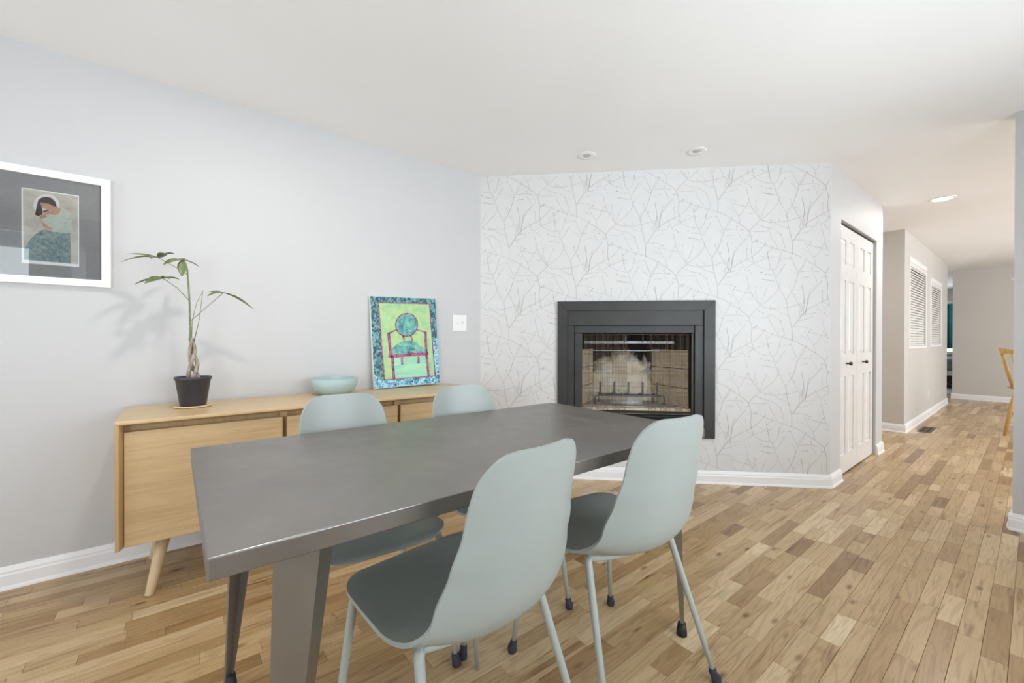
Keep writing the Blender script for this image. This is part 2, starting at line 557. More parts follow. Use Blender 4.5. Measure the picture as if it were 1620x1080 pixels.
# floor slab and strips
struct(MB().box(XB, XM, YR, YM, -.06, -.006).build('floor', 'subfloor'), 'glossy knotty oak strip floor running into the hallway', 'floor')
floor = bpy.data.objects['floor']
rng = random.Random(11)
PW = .0638
strips = []
nrow = int((YM - YR) / PW) + 1
for r_ in range(nrow):
    y0 = YR + r_ * PW
    if y0 + PW > YM: break
    x = XB + rng.random() * .4
    x_end = XM
    while x < x_end:
        L = rng.choice((.17, .21, .25, .29, .33, .38, .44, .52, .62, .72)) * rng.uniform(.9, 1.1)
        x1 = min(x + L, x_end)
        inside = (y0 > YB - .1 and x < XS + .1) or x1 > XS + .05
        if y0 > YW + .05 and x < XE: inside = False
        if inside:
            strips.append((x, x1, y0, y0 + PW))
        x = x1
def px(p):
    d = Vector(p) - Vector((0, 0, CAMZ))
    z = d.dot(fw)
    if z < .05: return None
    return (810 + 665.12 * d.dot(rt2) / z, 540 - 665.12 * d.dot(up2) / z)
def hidden(x, y):
    # crude: behind the fireplace / closet walls
    if x > XC and y > YW - (x - XC) and x < XD: return True
    if XD <= x < XE and y > YD: return True
    if x > XH and y > YH and x < XI: return True
    if x > XS and y < YS - .0 and y < YS + (x - XS) * (YS / XS): return True
    return False
scored = []
for s in strips:
    c = [px((s[0], s[2], 0)), px((s[1], s[2], 0)), px((s[1], s[3], 0)), px((s[0], s[3], 0))]
    a = 0
    if all(c) and not hidden((s[0] + s[1]) / 2, (s[2] + s[3]) / 2):
        mx_, my_ = sum(q[0] for q in c) / 4, sum(q[1] for q in c) / 4
        if -20 < mx_ < 1640 and my_ < 1095:
            a = abs(sum(c[i][0] * c[(i + 1) % 4][1] - c[(i + 1) % 4][0] * c[i][1] for i in range(4))) / 2
    scored.append((a, s))
scored.sort(key=lambda t: -t[0])
def strip_geo(s, dz):
    x0, x1, y0, y1 = s
    g, ch = .00035, .0009
    vs_ = []
    for inset, z in ((g, -.007), (g, -ch + dz), (g + ch, dz)):
        vs_ += [(x0 + inset, y0 + inset, z), (x1 - inset, y0 + inset, z), (x1 - inset, y1 - inset, z), (x0 + inset, y1 - inset, z)]
    fs = [(8, 9, 10, 11)]
    for l in (0, 4):
        for i in range(4):
            fs.append((l + i, l + (i + 1) % 4, l + 4 + (i + 1) % 4, l + 4 + i))
    return vs_, fs
def strip_mesh(name, items):
    V, Fc, C_ = [], [], []
    for s in items:
        v, f = strip_geo(s, -rng.random() * .0003)
        k = len(V)
        V += v
        Fc += [tuple(i + k for i in q) for q in f]
        t = rng.random()
        C_ += [(t, rng.random(), rng.random(), 1)] * len(v)
    me = bpy.data.meshes.new(name)
    me.from_pydata(V, [], Fc)
    at = me.color_attributes.new('strip', 'FLOAT_COLOR', 'POINT')
    at.data.foreach_set('color', [q for c in C_ for q in c])
    me.materials.append(M['floor'])
    return me
for a, s in scored[:300]:
    o = bpy.data.objects.new('plank', strip_mesh('plank', [s]))
    COL.objects.link(o); o.parent = floor
o = bpy.data.objects.new('distant_planks', strip_mesh('distant_planks', [s for a, s in scored[300:]]))
COL.objects.link(o); o.parent = floor; o['kind'] = 'stuff'

# ceiling
struct(MB().box(XB - .2, XM + .2, YR - .2, YM + .2, H, H + .1).build('ceiling', 'ceiling'), 'smooth white painted ceiling', 'ceiling')

# left wall
struct(MB().box(XB, XC + .02, YW, YW + .12, -.05, H).build('wall_left', 'wall'), 'pale grey painted wall behind the oak sideboard', 'wall')

# back wall with patio door and window (behind the camera)
def wall_with_holes(name, axis, pos, thick, a0, a1, holes, mat):
    """axis 'x': wall runs along x at y=pos..pos+thick"""
    mb = MB()
    hs = sorted(holes)
    cur = a0
    def put(u0, u1, z0, z1):
        if u1 - u0 < 1e-4 or z1 - z0 < 1e-4: return
        if axis == 'x': mb.box(u0, u1, min(pos, pos + thick), max(pos, pos + thick), z0, z1)
        else: mb.box(min(pos, pos + thick), max(pos, pos + thick), u0, u1, z0, z1)
    for (u0, u1, z0, z1) in hs:
        put(cur, u0, -.05, H)
        put(u0, u1, -.05, z0)
        put(u0, u1, z1, H)
        cur = u1
    put(cur, a1, -.05, H)
    return mb.build(name, mat)

struct(wall_with_holes('wall_back', 'x', YB, -.12, XB - .12, XS + .12, [(-2.2, -1.15, -.05, 2.3), (-.90, -.78, .1, 2.1), (.5, 3.0, .6, 2.1)], 'wall'), 'pale grey wall with patio door behind the camera', 'wall')
struct(wall_with_holes('wall_side', 'y', XB, -.12, YB, YW, [(.3, 2.1, .6, 2.1)], 'wall'), 'pale grey end wall with a window', 'wall')

def window_unit(n, axis, pos, u0, u1, z0, z1, mull, label, cat):
    w = struct(thing('window_%d' % n if cat == 'window' else 'door_%d' % n, label, cat), label, cat)
    f = MB()
    d0, d1 = pos - .09, pos - .03
    def put(a, b, c, d):
        if axis == 'x': f.box(a, b, d0, d1, c, d, .004)
        else: f.box(d0, d1, a, b, c, d, .004)
    t = .06
    put(u0, u0 + t, z0, z1); put(u1 - t, u1, z0, z1); put(u0, u1, z0, z0 + t); put(u0, u1, z1 - t, z1)
    for m_ in mull: put(m_ - .04, m_ + .04, z0, z1)
    f.build('frame', 'trim', w)
    g = MB()
    pm = pos - .06
    if axis == 'x': g.box(u0, u1, pm - .003, pm + .003, z0, z1)
    else: g.box(pm - .003, pm + .003, u0, u1, z0, z1)
    g.build('pane', 'pane', w)
window_unit(1, 'x', YB, .5, 3.0, .6, 2.1, (1.33, 2.17), 'wide window behind the camera', 'window')
window_unit(2, 'y', XB, .3, 2.1, .6, 2.1, (1.2,), 'side window behind the camera', 'window')
window_unit(1, 'x', YB, -2.2, -1.15, 0, 2.3, (), 'glazed patio door behind the camera', 'door')

# stub wall on the right
mb = MB()
mb.box(XS, XS + .12, YB, YS, -.05, H)
struct(mb.build('wall_right', 'wall'), 'pale grey wall end at the right edge', 'wall')

# ------------------------------------------------------------------ fireplace wall (local x along the wall, y into it)
FRAME_LOC, FRAME_ROT = (XC, YW, 0), (0, 0, R(-45))
OS0, OS1, OZ0, OZ1 = .70, 1.76, .43, 1.345     # hole behind the metal surround
mb = MB()
mb.box(0, OS0, 0, .12, -.05, H); mb.box(OS1, LD, 0, .12, -.05, H)
mb.box(OS0, OS1, 0, .12, -.05, OZ0); mb.box(OS0, OS1, 0, .12, OZ1, H)
wf = struct(mb.build('wall_fireplace', 'paper', None, FRAME_LOC, FRAME_ROT), 'white wallpapered diagonal wall with grey bare branches print', 'wall')

# printed branches of the paper: one motif repeated in half-drop
P_ = []
def br(w0, w1, *pts): P_.append((w0, w1, pts))
br(1.2, 4.6, (520, 265), (620, 320), (720, 360), (860, 400), (1000, 450), (1150, 540), (1240, 600), (1300, 650))
br(6, 3.2, (1300, 650), (1320, 720), (1332, 780), (1325, 880), (1340, 960), (1360, 1035))
br(1.5, 3, (1392, 790), (1370, 775), (1335, 782)); br(1.2, 2.4, (1388, 768), (1360, 770), (1335, 780))
br(1.2, 2.6, (1250, 695), (1280, 690), (1308, 690)); br(1.2, 2, (1270, 706), (1300, 700))
br(4.4, 3.0, (455, 1140), (500, 1080), (540, 1050), (580, 1010))
br(4, 1.8, (580, 1010), (550, 970), (500, 900), (470, 850), (440, 740), (420, 650))
br(2.2, 1.6, (470, 865), (380, 850), (280, 820)); br(2.6, 1.6, (500, 895), (520, 870)); br(2.4, 1.5, (500, 935), (448, 937))
br(2.2, 1.5, (330, 965), (375, 930), (400, 880), (435, 820)); br(2.4, 1.3, (350, 1050), (330, 965), (270, 870), (235, 790)); br(1.4, 1.8, (270, 905), (240, 880), (190, 858))
br(2.4, 1.5, (578, 995), (610, 920), (660, 800)); br(2.2, 1.3, (572, 985), (532, 880), (530, 800))
br(3.2, 1.6, (580, 1012), (640, 970), (740, 880), (780, 820), (800, 740))
br(3.4, 1.8, (588, 1015), (690, 1045), (800, 1040), (900, 1028), (1000, 1000), (1060, 985)); br(2, 1.4, (692, 1042), (684, 1008)); br(1.6, 1.2, (800, 1035), (775, 1003))
br(7, 5, (100, 775), (150, 700), (210, 620), (250, 580)); br(4.2, 1.8, (250, 580), (350, 520), (480, 455), (560, 400), (650, 300))
br(5, 5, (942, 440), (940, 300))
br(5, 2.6, (938, 295), (910, 180), (890, 100), (880, 0))
br(2.8, 3.4, (655, 370), (660, 420), (675, 490), (690, 570), (725, 620)); br(2.6, 2.4, (725, 620), (750, 690), (780, 770), (800, 820), (865, 940), (875, 1000))
br(2.4, 1.3, (675, 490), (640, 470), (582, 448)); br(2.2, 1.3, (672, 472), (735, 458)); br(2.6, 1.3, (662, 420), (690, 385), (725, 360))
br(2.6, 1.6, (730, 612), (775, 570), (795, 490), (820, 410), (850, 370)); br(1.8, 1.2, (790, 510), (880, 470))
br(2.2, 1.5, (760, 692), (800, 640), (850, 555)); br(2.4, 1.7, (740, 735), (680, 725), (600, 710)); br(2.6, 2, (722, 667), (640, 655)); br(2.4, 1.6, (692, 605), (600, 585), (520, 545))
br(5, 4, (1010, 640), (960, 800), (930, 860)); br(3.4, 3, (930, 860), (895, 910), (872, 960))
br(3, 1.6, (1005, 640), (970, 570), (920, 460)); br(2, 1.4, (890, 482), (925, 482)); br(2.2, 1.5, (1010, 632), (1050, 560), (1078, 510)); br(2, 1.3, (1030, 618), (1065, 570), (1100, 490))
br(2.6, 1.5, (1015, 635), (1130, 625), (1230, 635)); br(1.6, 1.4, (1160, 622), (1160, 590)); br(1.8, 1.4, (985, 668), (960, 640), (918, 608))
br(1.4, 2.2, (1030, 712), (1065, 692), (1115, 692)); br(1.4, 1.8, (1160, 650), (1200, 710), (1215, 750))
br(3.6, 6, (1270, 730), (1180, 830), (1130, 900), (1110, 990), (1085, 1110)); br(2.2, 3.4, (1040, 780), (1070, 900), (1060, 1000), (1045, 1080))
br(3, 2, (510, 525), (560, 508), (640, 480)); br(2.6, 1.4, (510, 525), (420, 585)); br(1.6, 2, (430, 490), (510, 520)); br(1.3, 2, (345, 490), (385, 555), (415, 610))
br(3, 2, (210, 627), (300, 615), (365, 600)); br(2, 1.3, (160, 695), (250, 675), (330, 640)); br(2.4, 1.6, (120, 760), (220, 765), (300, 795))
br(3, 1.6, (215, 610), (230, 480), (205, 290)); br(2.2, 1.6, (180, 640), (180, 580), (240, 460)); br(3, 2, (245, 585), (270, 420), (300, 340))
br(1.6, 2.2, (905, 790), (930, 850), (970, 920), (1000, 970), (1035, 1035)); br(1.3, 1.8, (950, 880), (985, 895)); br(1.4, 1.6, (978, 875), (960, 915))
br(1.4, 2, (680, 180), (710, 250), (780, 360)); br(1.5, 2, (810, 210), (835, 290), (860, 370)); br(2.4, 1.4, (890, 140), (810, 120), (690, 40)); br(2.4, 1.5, (540, 90), (640, 130), (730, 150), (810, 210)); br(1.4, 1.8, (480, 170), (600, 178), (690, 160))
br(1.4, 1.8, (425, 360), (428, 420), (430, 490))
for bx_, by_ in ((600, 632), (612, 712), (640, 718), (665, 722), (690, 727), (640, 655), (680, 657), (660, 410), (667, 455), (672, 480), (676, 505), (805, 455), (800, 480), (855, 553), (818, 605), (475, 640), (455, 610), (365, 575), (425, 360), (810, 208), (1115, 692), (915, 790), (280, 820), (440, 810), (530, 795), (300, 795), (1225, 635), (630, 315), (590, 632), (720, 350), (522, 283), (540, 268), (1100, 488), (1160, 592)):
    br(9, 6, (bx_ - 7, by_ + 3), (bx_ + 7, by_ - 3))
mb = MB()
def cuts(s, z):
    if s < .004 or s > LD - .004 or z < .085 or z > H - .004: return True
    return OS0 - .03 < s < OS1 + .03 and OZ0 - .03 < z < OZ1 + .03
for ci in range(-5, 3):
    for rj in range(-4, 6):
        ox = ci * .5405
        oz = -ci * .3285 - rj * .657
        for w0, w1, pts in P_:
            q = [(2.087 + (x - 455) * 6.39e-4 + ox, 1.285 - (y - 165) * 6.77e-4 - oz * -1) for x, y in pts]
            n_ = len(q)
            # smooth subdivision
            fine = []
            for i in range(n_ - 1):
                p0 = q[max(i - 1, 0)]; p1 = q[i]; p2 = q[i + 1]; p3 = q[min(i + 2, n_ - 1)]
                for k in range(3 if n_ > 2 else 1):
                    t = k / (3 if n_ > 2 else 1)
                    fine.append(tuple(.5 * ((2 * p1[a]) + (p2[a] - p0[a]) * t + (2 * p0[a] - 5 * p1[a] + 4 * p2[a] - p3[a]) * t * t + (3 * p1[a] - p0[a] - 3 * p2[a] + p3[a]) * t ** 3) for a in (0, 1)))
            fine.append(q[-1])
            prev = None
            for i, (s, z) in enumerate(fine):
                a = fine[max(i - 1, 0)]; b = fine[min(i + 1, len(fine) - 1)]
                dx, dz = b[0] - a[0], b[1] - a[1]
                l = sqrt(dx * dx + dz * dz) or 1
                w = (1.6 + .9 * (w0 + (w1 - w0) * i / (len(fine) - 1))) * .00038
                cur = ((s - dz / l * w, z + dx / l * w), (s + dz / l * w, z - dx / l * w))
                if prev is not None and not (cuts(s, z) or cuts(*fine[i - 1])):
                    mb.poly([(prev[0][0], -.0006, prev[0][1]), (prev[1][0], -.0006, prev[1][1]), (cur[1][0], -.0006, cur[1][1]), (cur[0][0], -.0006, cur[0][1])])
                prev = cur
o = mb.build('branch_print', 'print', wf, recalc=False)
o['kind'] = 'stuff'

# closet wall with door opening
DX0, DX1, DZ1 = 4.106, 5.285, 2.066
struct(wall_with_holes('wall_closet', 'x', YD, .12, XD, XE, [(DX0, DX1, -.05, DZ1)], 'wall'), 'pale grey wall around the white closet doors', 'wall')
mb = MB()
mb.box(XE - .12, XE, YD + .12, YM, -.05, H)
struct(mb.build('wall_corridor', 'hall_wall'), 'side of the short corridor past the closet', 'wall')
# closet interior back
struct(MB().box(XD, XE - .12, YD + .55, YD + .6, -.05, H).build('wall_closet_back', 'black'), 'dark closet interior behind the folding doors', 'wall')

# hall wall
hw = MB()
WIN = ((7.075, 8.40, 1.005, 2.15), (8.76, 9.92, 1.015, 2.05))
struct(wall_with_holes('wall_hall', 'x', YH, .12, XH, XI, [(a + .06, b - .06, c + .03, d - .06) for a, b, c, d in WIN], 'hall_wall'), 'greige hallway wall with two blind-covered windows', 'wall')
struct(MB().box(XH, XH + .12, YH + .12, YM, -.05, H).build('wall_hall_return', 'hall_wall'), 'greige return wall facing the dining room beside the closet', 'wall')
struct(MB().box(XI - .12, XI, YH + .12, YM, -.05, H).build('wall_passage', 'hall_wall'), 'side of the passage at the end of the hall', 'wall')
struct(MB().box(XF, XF + .12, YR, 1.0038, -.05, H).build('wall_far', 'hall_wall'), 'greige wall at the far end of the hallway', 'wall')
struct(wall_with_holes('wall_dining', 'x', YR, -.12, XS, XF + .12, [(5.3, 9.5, .55, 2.25)], 'hall_wall'), 'window wall of the room on the right', 'wall')
struct(MB().box(XS, XS + .12, YR, YB, -.05, H).build('wall_dining_side', 'hall_wall'), 'side wall of the room on the right', 'wall')
struct(MB().box(XE, XM, YM, YM + .1, -.05, H).build('wall_corridor_end', 'hall_wall'), 'end wall of the side corridor', 'wall')
struct(MB().box(XM, XM + .1, .6, YM, -.05, H).build('wall_bedroom', 'hall_wall'), 'far bedroom wall behind the teal curtain', 'wall')
struct(MB().box(XF + .12, XM, .6, .72, -.05, H).build('wall_bedroom_side', 'hall_wall'), 'bedroom side wall', 'wall')

# ------------------------------------------------------------------ baseboards
BBP = [(0, 0), (.016, 0), (.016, .062), (.013, .070), (.013, .078), (.007, .090), (.005, .096), (0, .098)]
SHOE = [(.016, 0), (.024, 0), (.022, .010), (.016, .016)]
def baseboard(name, runs, label):
    mb = MB()
    for p0, p1, side in runs:
        mb.sweep(BBP, p0, p1, side)
        mb.sweep(SHOE, p0, p1, side)
    return struct(mb.build(name, 'trim'), label, 'baseboard')
q = sqrt(.5)
baseboard('baseboard_left', [((XB, YW), (XC, YW), (0, -1, 0))], 'white baseboard along the left wall under the sideboard')
e45 = .016 * math.tan(R(22.5))
baseboard('baseboard_fireplace', [((XC, YW), (XD + e45 * q, YD - e45 * q), (-q, -q, 0)), ((XD, YD), (DX0, YD), (0, -1, 0))], 'white baseboard below the branch wallpaper and around its corner')
baseboard('baseboard_closet', [((DX1, YD), (XE + .016, YD), (0, -1, 0)), ((XE, YD), (XE, YM), (1, 0, 0))], 'short white baseboard block past the closet doors')
baseboard('baseboard_hall', [((XH, YM), (XH, YH - .016), (-1, 0, 0)), ((XH, YH), (XI + .016, YH), (0, -1, 0)), ((XI, YH), (XI, YM), (1, 0, 0))], 'white baseboard under the hallway windows')
baseboard('baseboard_far', [((XF, YR), (XF, 1.02), (-1, 0, 0)), ((XF, 1.0038), (XF + .12, 1.0038), (0, 1, 0))], 'white baseboard on the far hallway wall')
baseboard('baseboard_right', [((XS, YB), (XS, YS + .016), (-1, 0, 0)), ((XS, YS), (XS + .12, YS), (0, 1, 0))], 'white baseboard on the wall end at the right edge')

# ------------------------------------------------------------------ fireplace
fp = thing('fireplace', 'dark metal framed fireplace set into the branch wallpaper wall', 'fireplace', FRAME_LOC, R(-45))
def fq(mb, pts, y0, y1, mat=0):   # prism from an (s,z) polygon between two depths
    mb.hexa([(s, y0, z) for s, z in pts], [(s, y1, z) for s, z in pts], mat)
A0, A1, B0, B1 = .629, 1.835, .348, 1.414        # surround outer
C0, C1, D0, D1 = .706, 1.754, .432, 1.340        # surround inner
g = .0012
for nm, pts in (('top_frame', [(A0 + g, B1), (A1 - g, B1), (C1 - g, D1), (C0 + g, D1)]),
                ('bottom_frame', [(A0 + g, B0), (C0 + g, D0), (C1 - g, D0), (A1 - g, B0)]),
                ('side_frame', [(A0, B0 + g), (A0, B1 - g), (C0, D1 - g), (C0, D0 + g)]),
                ('side_frame', [(A1, B0 + g), (C1, D0 + g), (C1, D1 - g), (A1, B1 - g)])):
    m_ = MB(); fq(m_, pts, -.022, .02)
    m_.build(nm, 'metal_dark', fp)
E0, E1, F1 = .762, 1.690, 1.222                  # face plate inner
m_ = MB(); m_.box(C0 - .006, C1 + .006, -.003, .02, F1, D1 + .006, .002); m_.build('upper_face_plate', 'metal_dark', fp)
for a, b in ((C0 - .006, E0), (E1, C1 + .006)):
    m_ = MB(); m_.box(a, b, -.003, .02, D0 - .006, F1 - .001, .002); m_.build('side_face_plate', 'metal_dark', fp)
m_ = MB(); m_.box(E0 + .002, E1 - .002, .004, .03, 1.162, F1 - .002, .003); m_.build('hood', 'metal_dark2', fp)
# lower louvres
for k in range(4):
    m_ = MB(); z = .452 + k * .026
    m_.hexa([(E0 + .01, .000, z), (E1 - .01, .000, z), (E1 - .01, .03, z + .012), (E0 + .01, .03, z + .012)],
            [(E0 + .01, .000, z + .004), (E1 - .01, .000, z + .004), (E1 - .01, .03, z + .016), (E0 + .01, .03, z + .016)])
    m_.build('louvre', 'metal_dark2', fp)
m_ = MB(); m_.box(E0, E1, .05, .06, D0, .56); m_.build('louvre_backing', 'black', fp)
# firebox
BS0, BS1, DP = .945, 1.455, .43
IN0, IN1 = .80, 1.655
HZ = .565
m_ = MB(); fq2 = [(E0 + .02, .035), (E1 - .02, .035), (BS1 + .03, DP + .02), (BS0 - .03, DP + .02)]
m_.hexa([(x, y, HZ - .055) for x, y in fq2], [(x, y, HZ) for x, y in fq2]); hearth = m_.build('hearth_slab', 'slab', fp)
m_ = MB(); fq3 = [(IN0 + .05, .09), (IN1 - .05, .09), (BS1, DP), (BS0, DP)]
m_.hexa([(x, y, HZ) for x, y in fq3], [(x, y, HZ + .006) for x, y in fq3]); m_.build('ash_bed', 'ash', hearth)
# back wall bricks
rows = 5; bh = (1.16 - HZ) / rows
for r_ in range(rows):
    z0 = HZ + r_ * bh
    edges = [BS0, BS0 + .17, BS0 + .34, BS1] if r_ % 2 == 0 else [BS0, BS0 + .085, BS0 + .255, BS0 + .425, BS1]
    for a, b in zip(edges, edges[1:]):
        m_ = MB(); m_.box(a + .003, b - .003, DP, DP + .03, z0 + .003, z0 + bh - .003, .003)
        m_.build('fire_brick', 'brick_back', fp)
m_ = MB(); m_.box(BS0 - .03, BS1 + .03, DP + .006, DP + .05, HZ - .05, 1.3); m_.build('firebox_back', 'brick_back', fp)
# splayed side panels, brick coursed
for s0, s1 in ((IN0, BS0), (IN1, BS1)):
    for r_ in range(3):
        z0 = HZ + r_ * .155
        for k in range(2):
            t0, t1 = k * .5 + .004, k * .5 + .496
            p = [(s0 + (s1 - s0) * t, .06 + (DP - .06) * t) for t in (t0, t1)]
            dx_ = -.02 if s0 < s1 else .02
            m_ = MB()
            m_.hexa([(p[0][0], p[0][1], z0 + .003), (p[1][0], p[1][1], z0 + .003), (p[1][0] + dx_, p[1][1] + .01, z0 + .003), (p[0][0] + dx_, p[0][1] + .01, z0 + .003)],
                    [(p[0][0], p[0][1], z0 + .152), (p[1][0], p[1][1], z0 + .152), (p[1][0] + dx_, p[1][1] + .01, z0 + .152), (p[0][0] + dx_, p[0][1] + .01, z0 + .152)])
            m_.build('side_brick', 'brick_side', fp)
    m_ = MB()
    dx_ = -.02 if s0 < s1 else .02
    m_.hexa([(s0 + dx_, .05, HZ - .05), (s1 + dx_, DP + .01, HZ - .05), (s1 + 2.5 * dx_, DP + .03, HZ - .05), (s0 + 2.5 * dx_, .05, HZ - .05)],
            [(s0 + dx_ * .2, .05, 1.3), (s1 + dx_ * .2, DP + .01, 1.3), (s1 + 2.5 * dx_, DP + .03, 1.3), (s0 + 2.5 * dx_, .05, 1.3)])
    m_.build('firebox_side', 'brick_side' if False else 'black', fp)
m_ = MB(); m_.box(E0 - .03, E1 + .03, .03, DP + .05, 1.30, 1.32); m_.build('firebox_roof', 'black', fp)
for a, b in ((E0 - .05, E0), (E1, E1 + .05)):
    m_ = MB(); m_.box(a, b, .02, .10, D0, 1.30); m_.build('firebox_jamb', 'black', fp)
# smoke shelf and damper bar
m_ = MB(); m_.box(IN0 + .05, IN1 - .05, .20, .22, 1.075, 1.10, .003); m_.build('damper_bar', 'steel', fp)
m_ = MB(); m_.box(BS0 - .05, BS1 + .05, .34, .36, 1.010, 1.018); m_.build('smoke_shelf', 'steel', fp)
for s in (1.19, 1.335):
    m_ = MB(); m_.tube([(s, .19, 1.09), (s, .19, 1.155)], .004, 8); m_.build('damper_rod', 'steel', fp)
# mesh curtains with folds
def curtain(s0, s1, folds, amp, y):
    m_ = MB(); bm = m_.bm
    uvl = bm.loops.layers.uv.new('uv')
    n = 120; cols = []
    L = 0; pp = None
    for i in range(n + 1):
        t = i / n
        s = s0 + (s1 - s0) * t
        ph = sum(w * sin(2 * pi * f * t + f) for f, w in folds)
        yy = y + amp * ph
        if pp: L += sqrt((s - pp[0]) ** 2 + (yy - pp[1]) ** 2)
        pp = (s, yy)
        cols.append((bm.verts.new((s, yy, .50)), bm.verts.new((s, yy, 1.160)), L))
    for a, b in zip(cols, cols[1:]):
        f = bm.faces.new((a[0], b[0], b[1], a[1])); f.smooth = True
        for lp, (u, v) in zip(f.loops, ((a[2], .50), (b[2], .50), (b[2], 1.16), (a[2], 1.16))):
            lp[uvl].uv = (u, v)
    return m_.build('mesh_curtain', 'mesh', fp, recalc=False)
curtain(.835, 1.185, ((3, .5), (8, .6), (15, .5)), .011, .030)
curtain(1.340, 1.665, ((3, .5), (8, .7), (14, .6)), .013, .030)
m_ = MB(); m_.tube([(E0, .03, 1.152), (E1, .03, 1.152)], .005, 8); m_.build('curtain_rod', 'metal_dark2', fp)
m_ = MB(); m_.box(E0 + .003, .828, .012, .028, .45, 1.160, .003); m_.build('door_stile', 'metal_dark2', fp)
m_ = MB(); m_.box(1.668, E1 - .003, .012, .028, .45, 1.160, .003); m_.build('door_stile', 'metal_dark2', fp)

# fire grate
gr = thing('fire_grate', 'rusty iron fire grate with five upright bars inside the fireplace', 'grate', FRAME_LOC, R(-45))
gz = HZ + .006
for s in (.985, 1.10, 1.215, 1.33, 1.445):
    m_ = MB(); m_.tube([(s, .31, gz + .075), (s, .20, gz + .075), (s, .175, gz + .085), (s, .170, gz + .185)], [.008] * 4, 8); m_.build('bar', 'iron', gr)
m_ = MB(); m_.tube([(.945, .19, gz), (.945, .19, gz + .06), (.965, .19, gz + .072), (1.49, .19, gz + .072), (1.51, .19, gz + .06), (1.51, .19, gz)], .008, 8); m_.build('front_rail', 'iron', gr)
m_ = MB(); m_.tube([(.985, .31, gz), (.985, .31, gz + .066), (1.445, .31, gz + .066), (1.445, .31, gz)], .007, 8); m_.build('rear_rail', 'iron', gr)
bo = MB(); bo.tube([(1.07, .15, gz + .022), (1.32, .14, gz + .022)], .021, 10)
tag(bo.build('gas_log_burner', 'ash', None, FRAME_LOC, FRAME_ROT), 'ash-grey cylindrical log lighter lying under the grate', 'burner')

# ------------------------------------------------------------------ closet bifold doors
def panel_leaf(x0, x1, label):
    y = .990
    d = thing('door_2', label, 'door', ((x0 + x1) / 2, y, 0))
    d['kind'] = 'structure'
    hw_ = (x1 - x0) / 2 - .003
    m_ = MB()
    cols = [(-.165, -.045), (.045, .165)]
    cols = [(-hw_ * .71, -hw_ * .14), (hw_ * .14, hw_ * .71)]
    rws = [(.165, .81), (.995, 1.605), (1.735, 1.94)]
    z0, z1, th = .012, 2.044, .034
    xs = [-hw_, cols[0][0], cols[0][1], cols[1][0], cols[1][1], hw_]
    # stiles and rails
    for a, b in ((xs[0], xs[1]), (xs[2], xs[3]), (xs[4], xs[5])):
        m_.box(a, b, 0, th, z0, z1)
    zz = [z0] + [v for r_ in rws for v in r_] + [z1]
    for a, b in cols:
        for i in range(0, len(zz), 2):
            m_.box(a, b, 0, th, zz[i], zz[i + 1])
    m_.box(-hw_, hw_, th * .55, th, z0, z1)
    m_.build('leaf', 'door', d)
    for a, b in cols:
        for c, e in rws:
            p = MB()
            i0, i1 = .0, .030
            p.hexa([(a + i0, .011, c + i0), (b - i0, .011, c + i0), (b - i0, .011, e - i0), (a + i0, .011, e - i0)],
                   [(a + i1, .003, c + i1), (b - i1, .003, c + i1), (b - i1, .003, e - i1), (a + i1, .003, e - i1)])
            p.build('raised_panel', 'door', d)
    return d
l1 = panel_leaf(DX0 + .004, (DX0 + DX1) / 2, 'white six-panel folding closet leaf nearest the wallpaper wall')
l2 = panel_leaf((DX0 + DX1) / 2, DX1 - .004, 'white six-panel folding closet leaf nearest the hallway')
for d, kx in ((l1, -.02), (l2, -.09)):
    k = MB()
    t = bmesh.new(); t.free()
    prof = [(0, 0), (.007, 0), (.006, .014), (.012, .020), (.016, .030), (.012, .039), (0, .041)]
    kk = MB(); kk.lathe(prof, n=20)
    o = kk.build('knob', 'brass', d, (kx, 0, .914), (R(90), 0, 0))
    o['label'] = 'dark bronze round knob'
m_ = MB(); m_.box(DX0, DX1, .995, 1.03, 2.050, DZ1); struct(m_.build('trim_1', 'black'), 'dark track gap above the closet doors', 'trim')

# ------------------------------------------------------------------ hallway windows and blinds
for i, (a, b, c, d) in enumerate(WIN):
    w = struct(thing('window_%d' % (i + 3), '', 'window', (0, YH, 0)), ['hallway window with white slatted blind nearer the closet', 'hallway window with white slatted blind nearer the far wall'][i], 'window')
    f = MB()
    for q_ in ((a, a + .062, c + .032, d - .062), (b - .062, b, c + .032, d - .062), (a, b, d - .062, d), (a, b, c, c + .032)):
        f.box(q_[0], q_[1], -.009, .0, q_[2], q_[3])
    f.build('casing', 'trim', w)
    f = MB(); f.box(a + .05, b - .05, .10, .11, c, d); f.build('shade', 'blind_back', w)
    f = MB(); f.box(a + .062, b - .062, -.006, .035, d - .11, d - .062, .004); f.build('headrail', 'blind', w)
    f = MB()
    z = c + .06; n = 0
    while z < d - .115:
        f.hexa([(a + .065, .006, z), (b - .065, .006, z), (b - .065, .020, z + .028), (a + .065, .020, z + .028)],
               [(a + .065, .006, z + .002), (b - .065, .006, z + .002), (b - .065, .020, z + .030), (a + .065, .020, z + .030)])
        z += .034
    o = f.build('slats', 'blind', w); o['kind'] = 'stuff'
    f = MB(); f.box(a + .065, b - .065, .004, .036, c + .034, c + .054, .003); f.build('bottom_rail', 'blind', w)

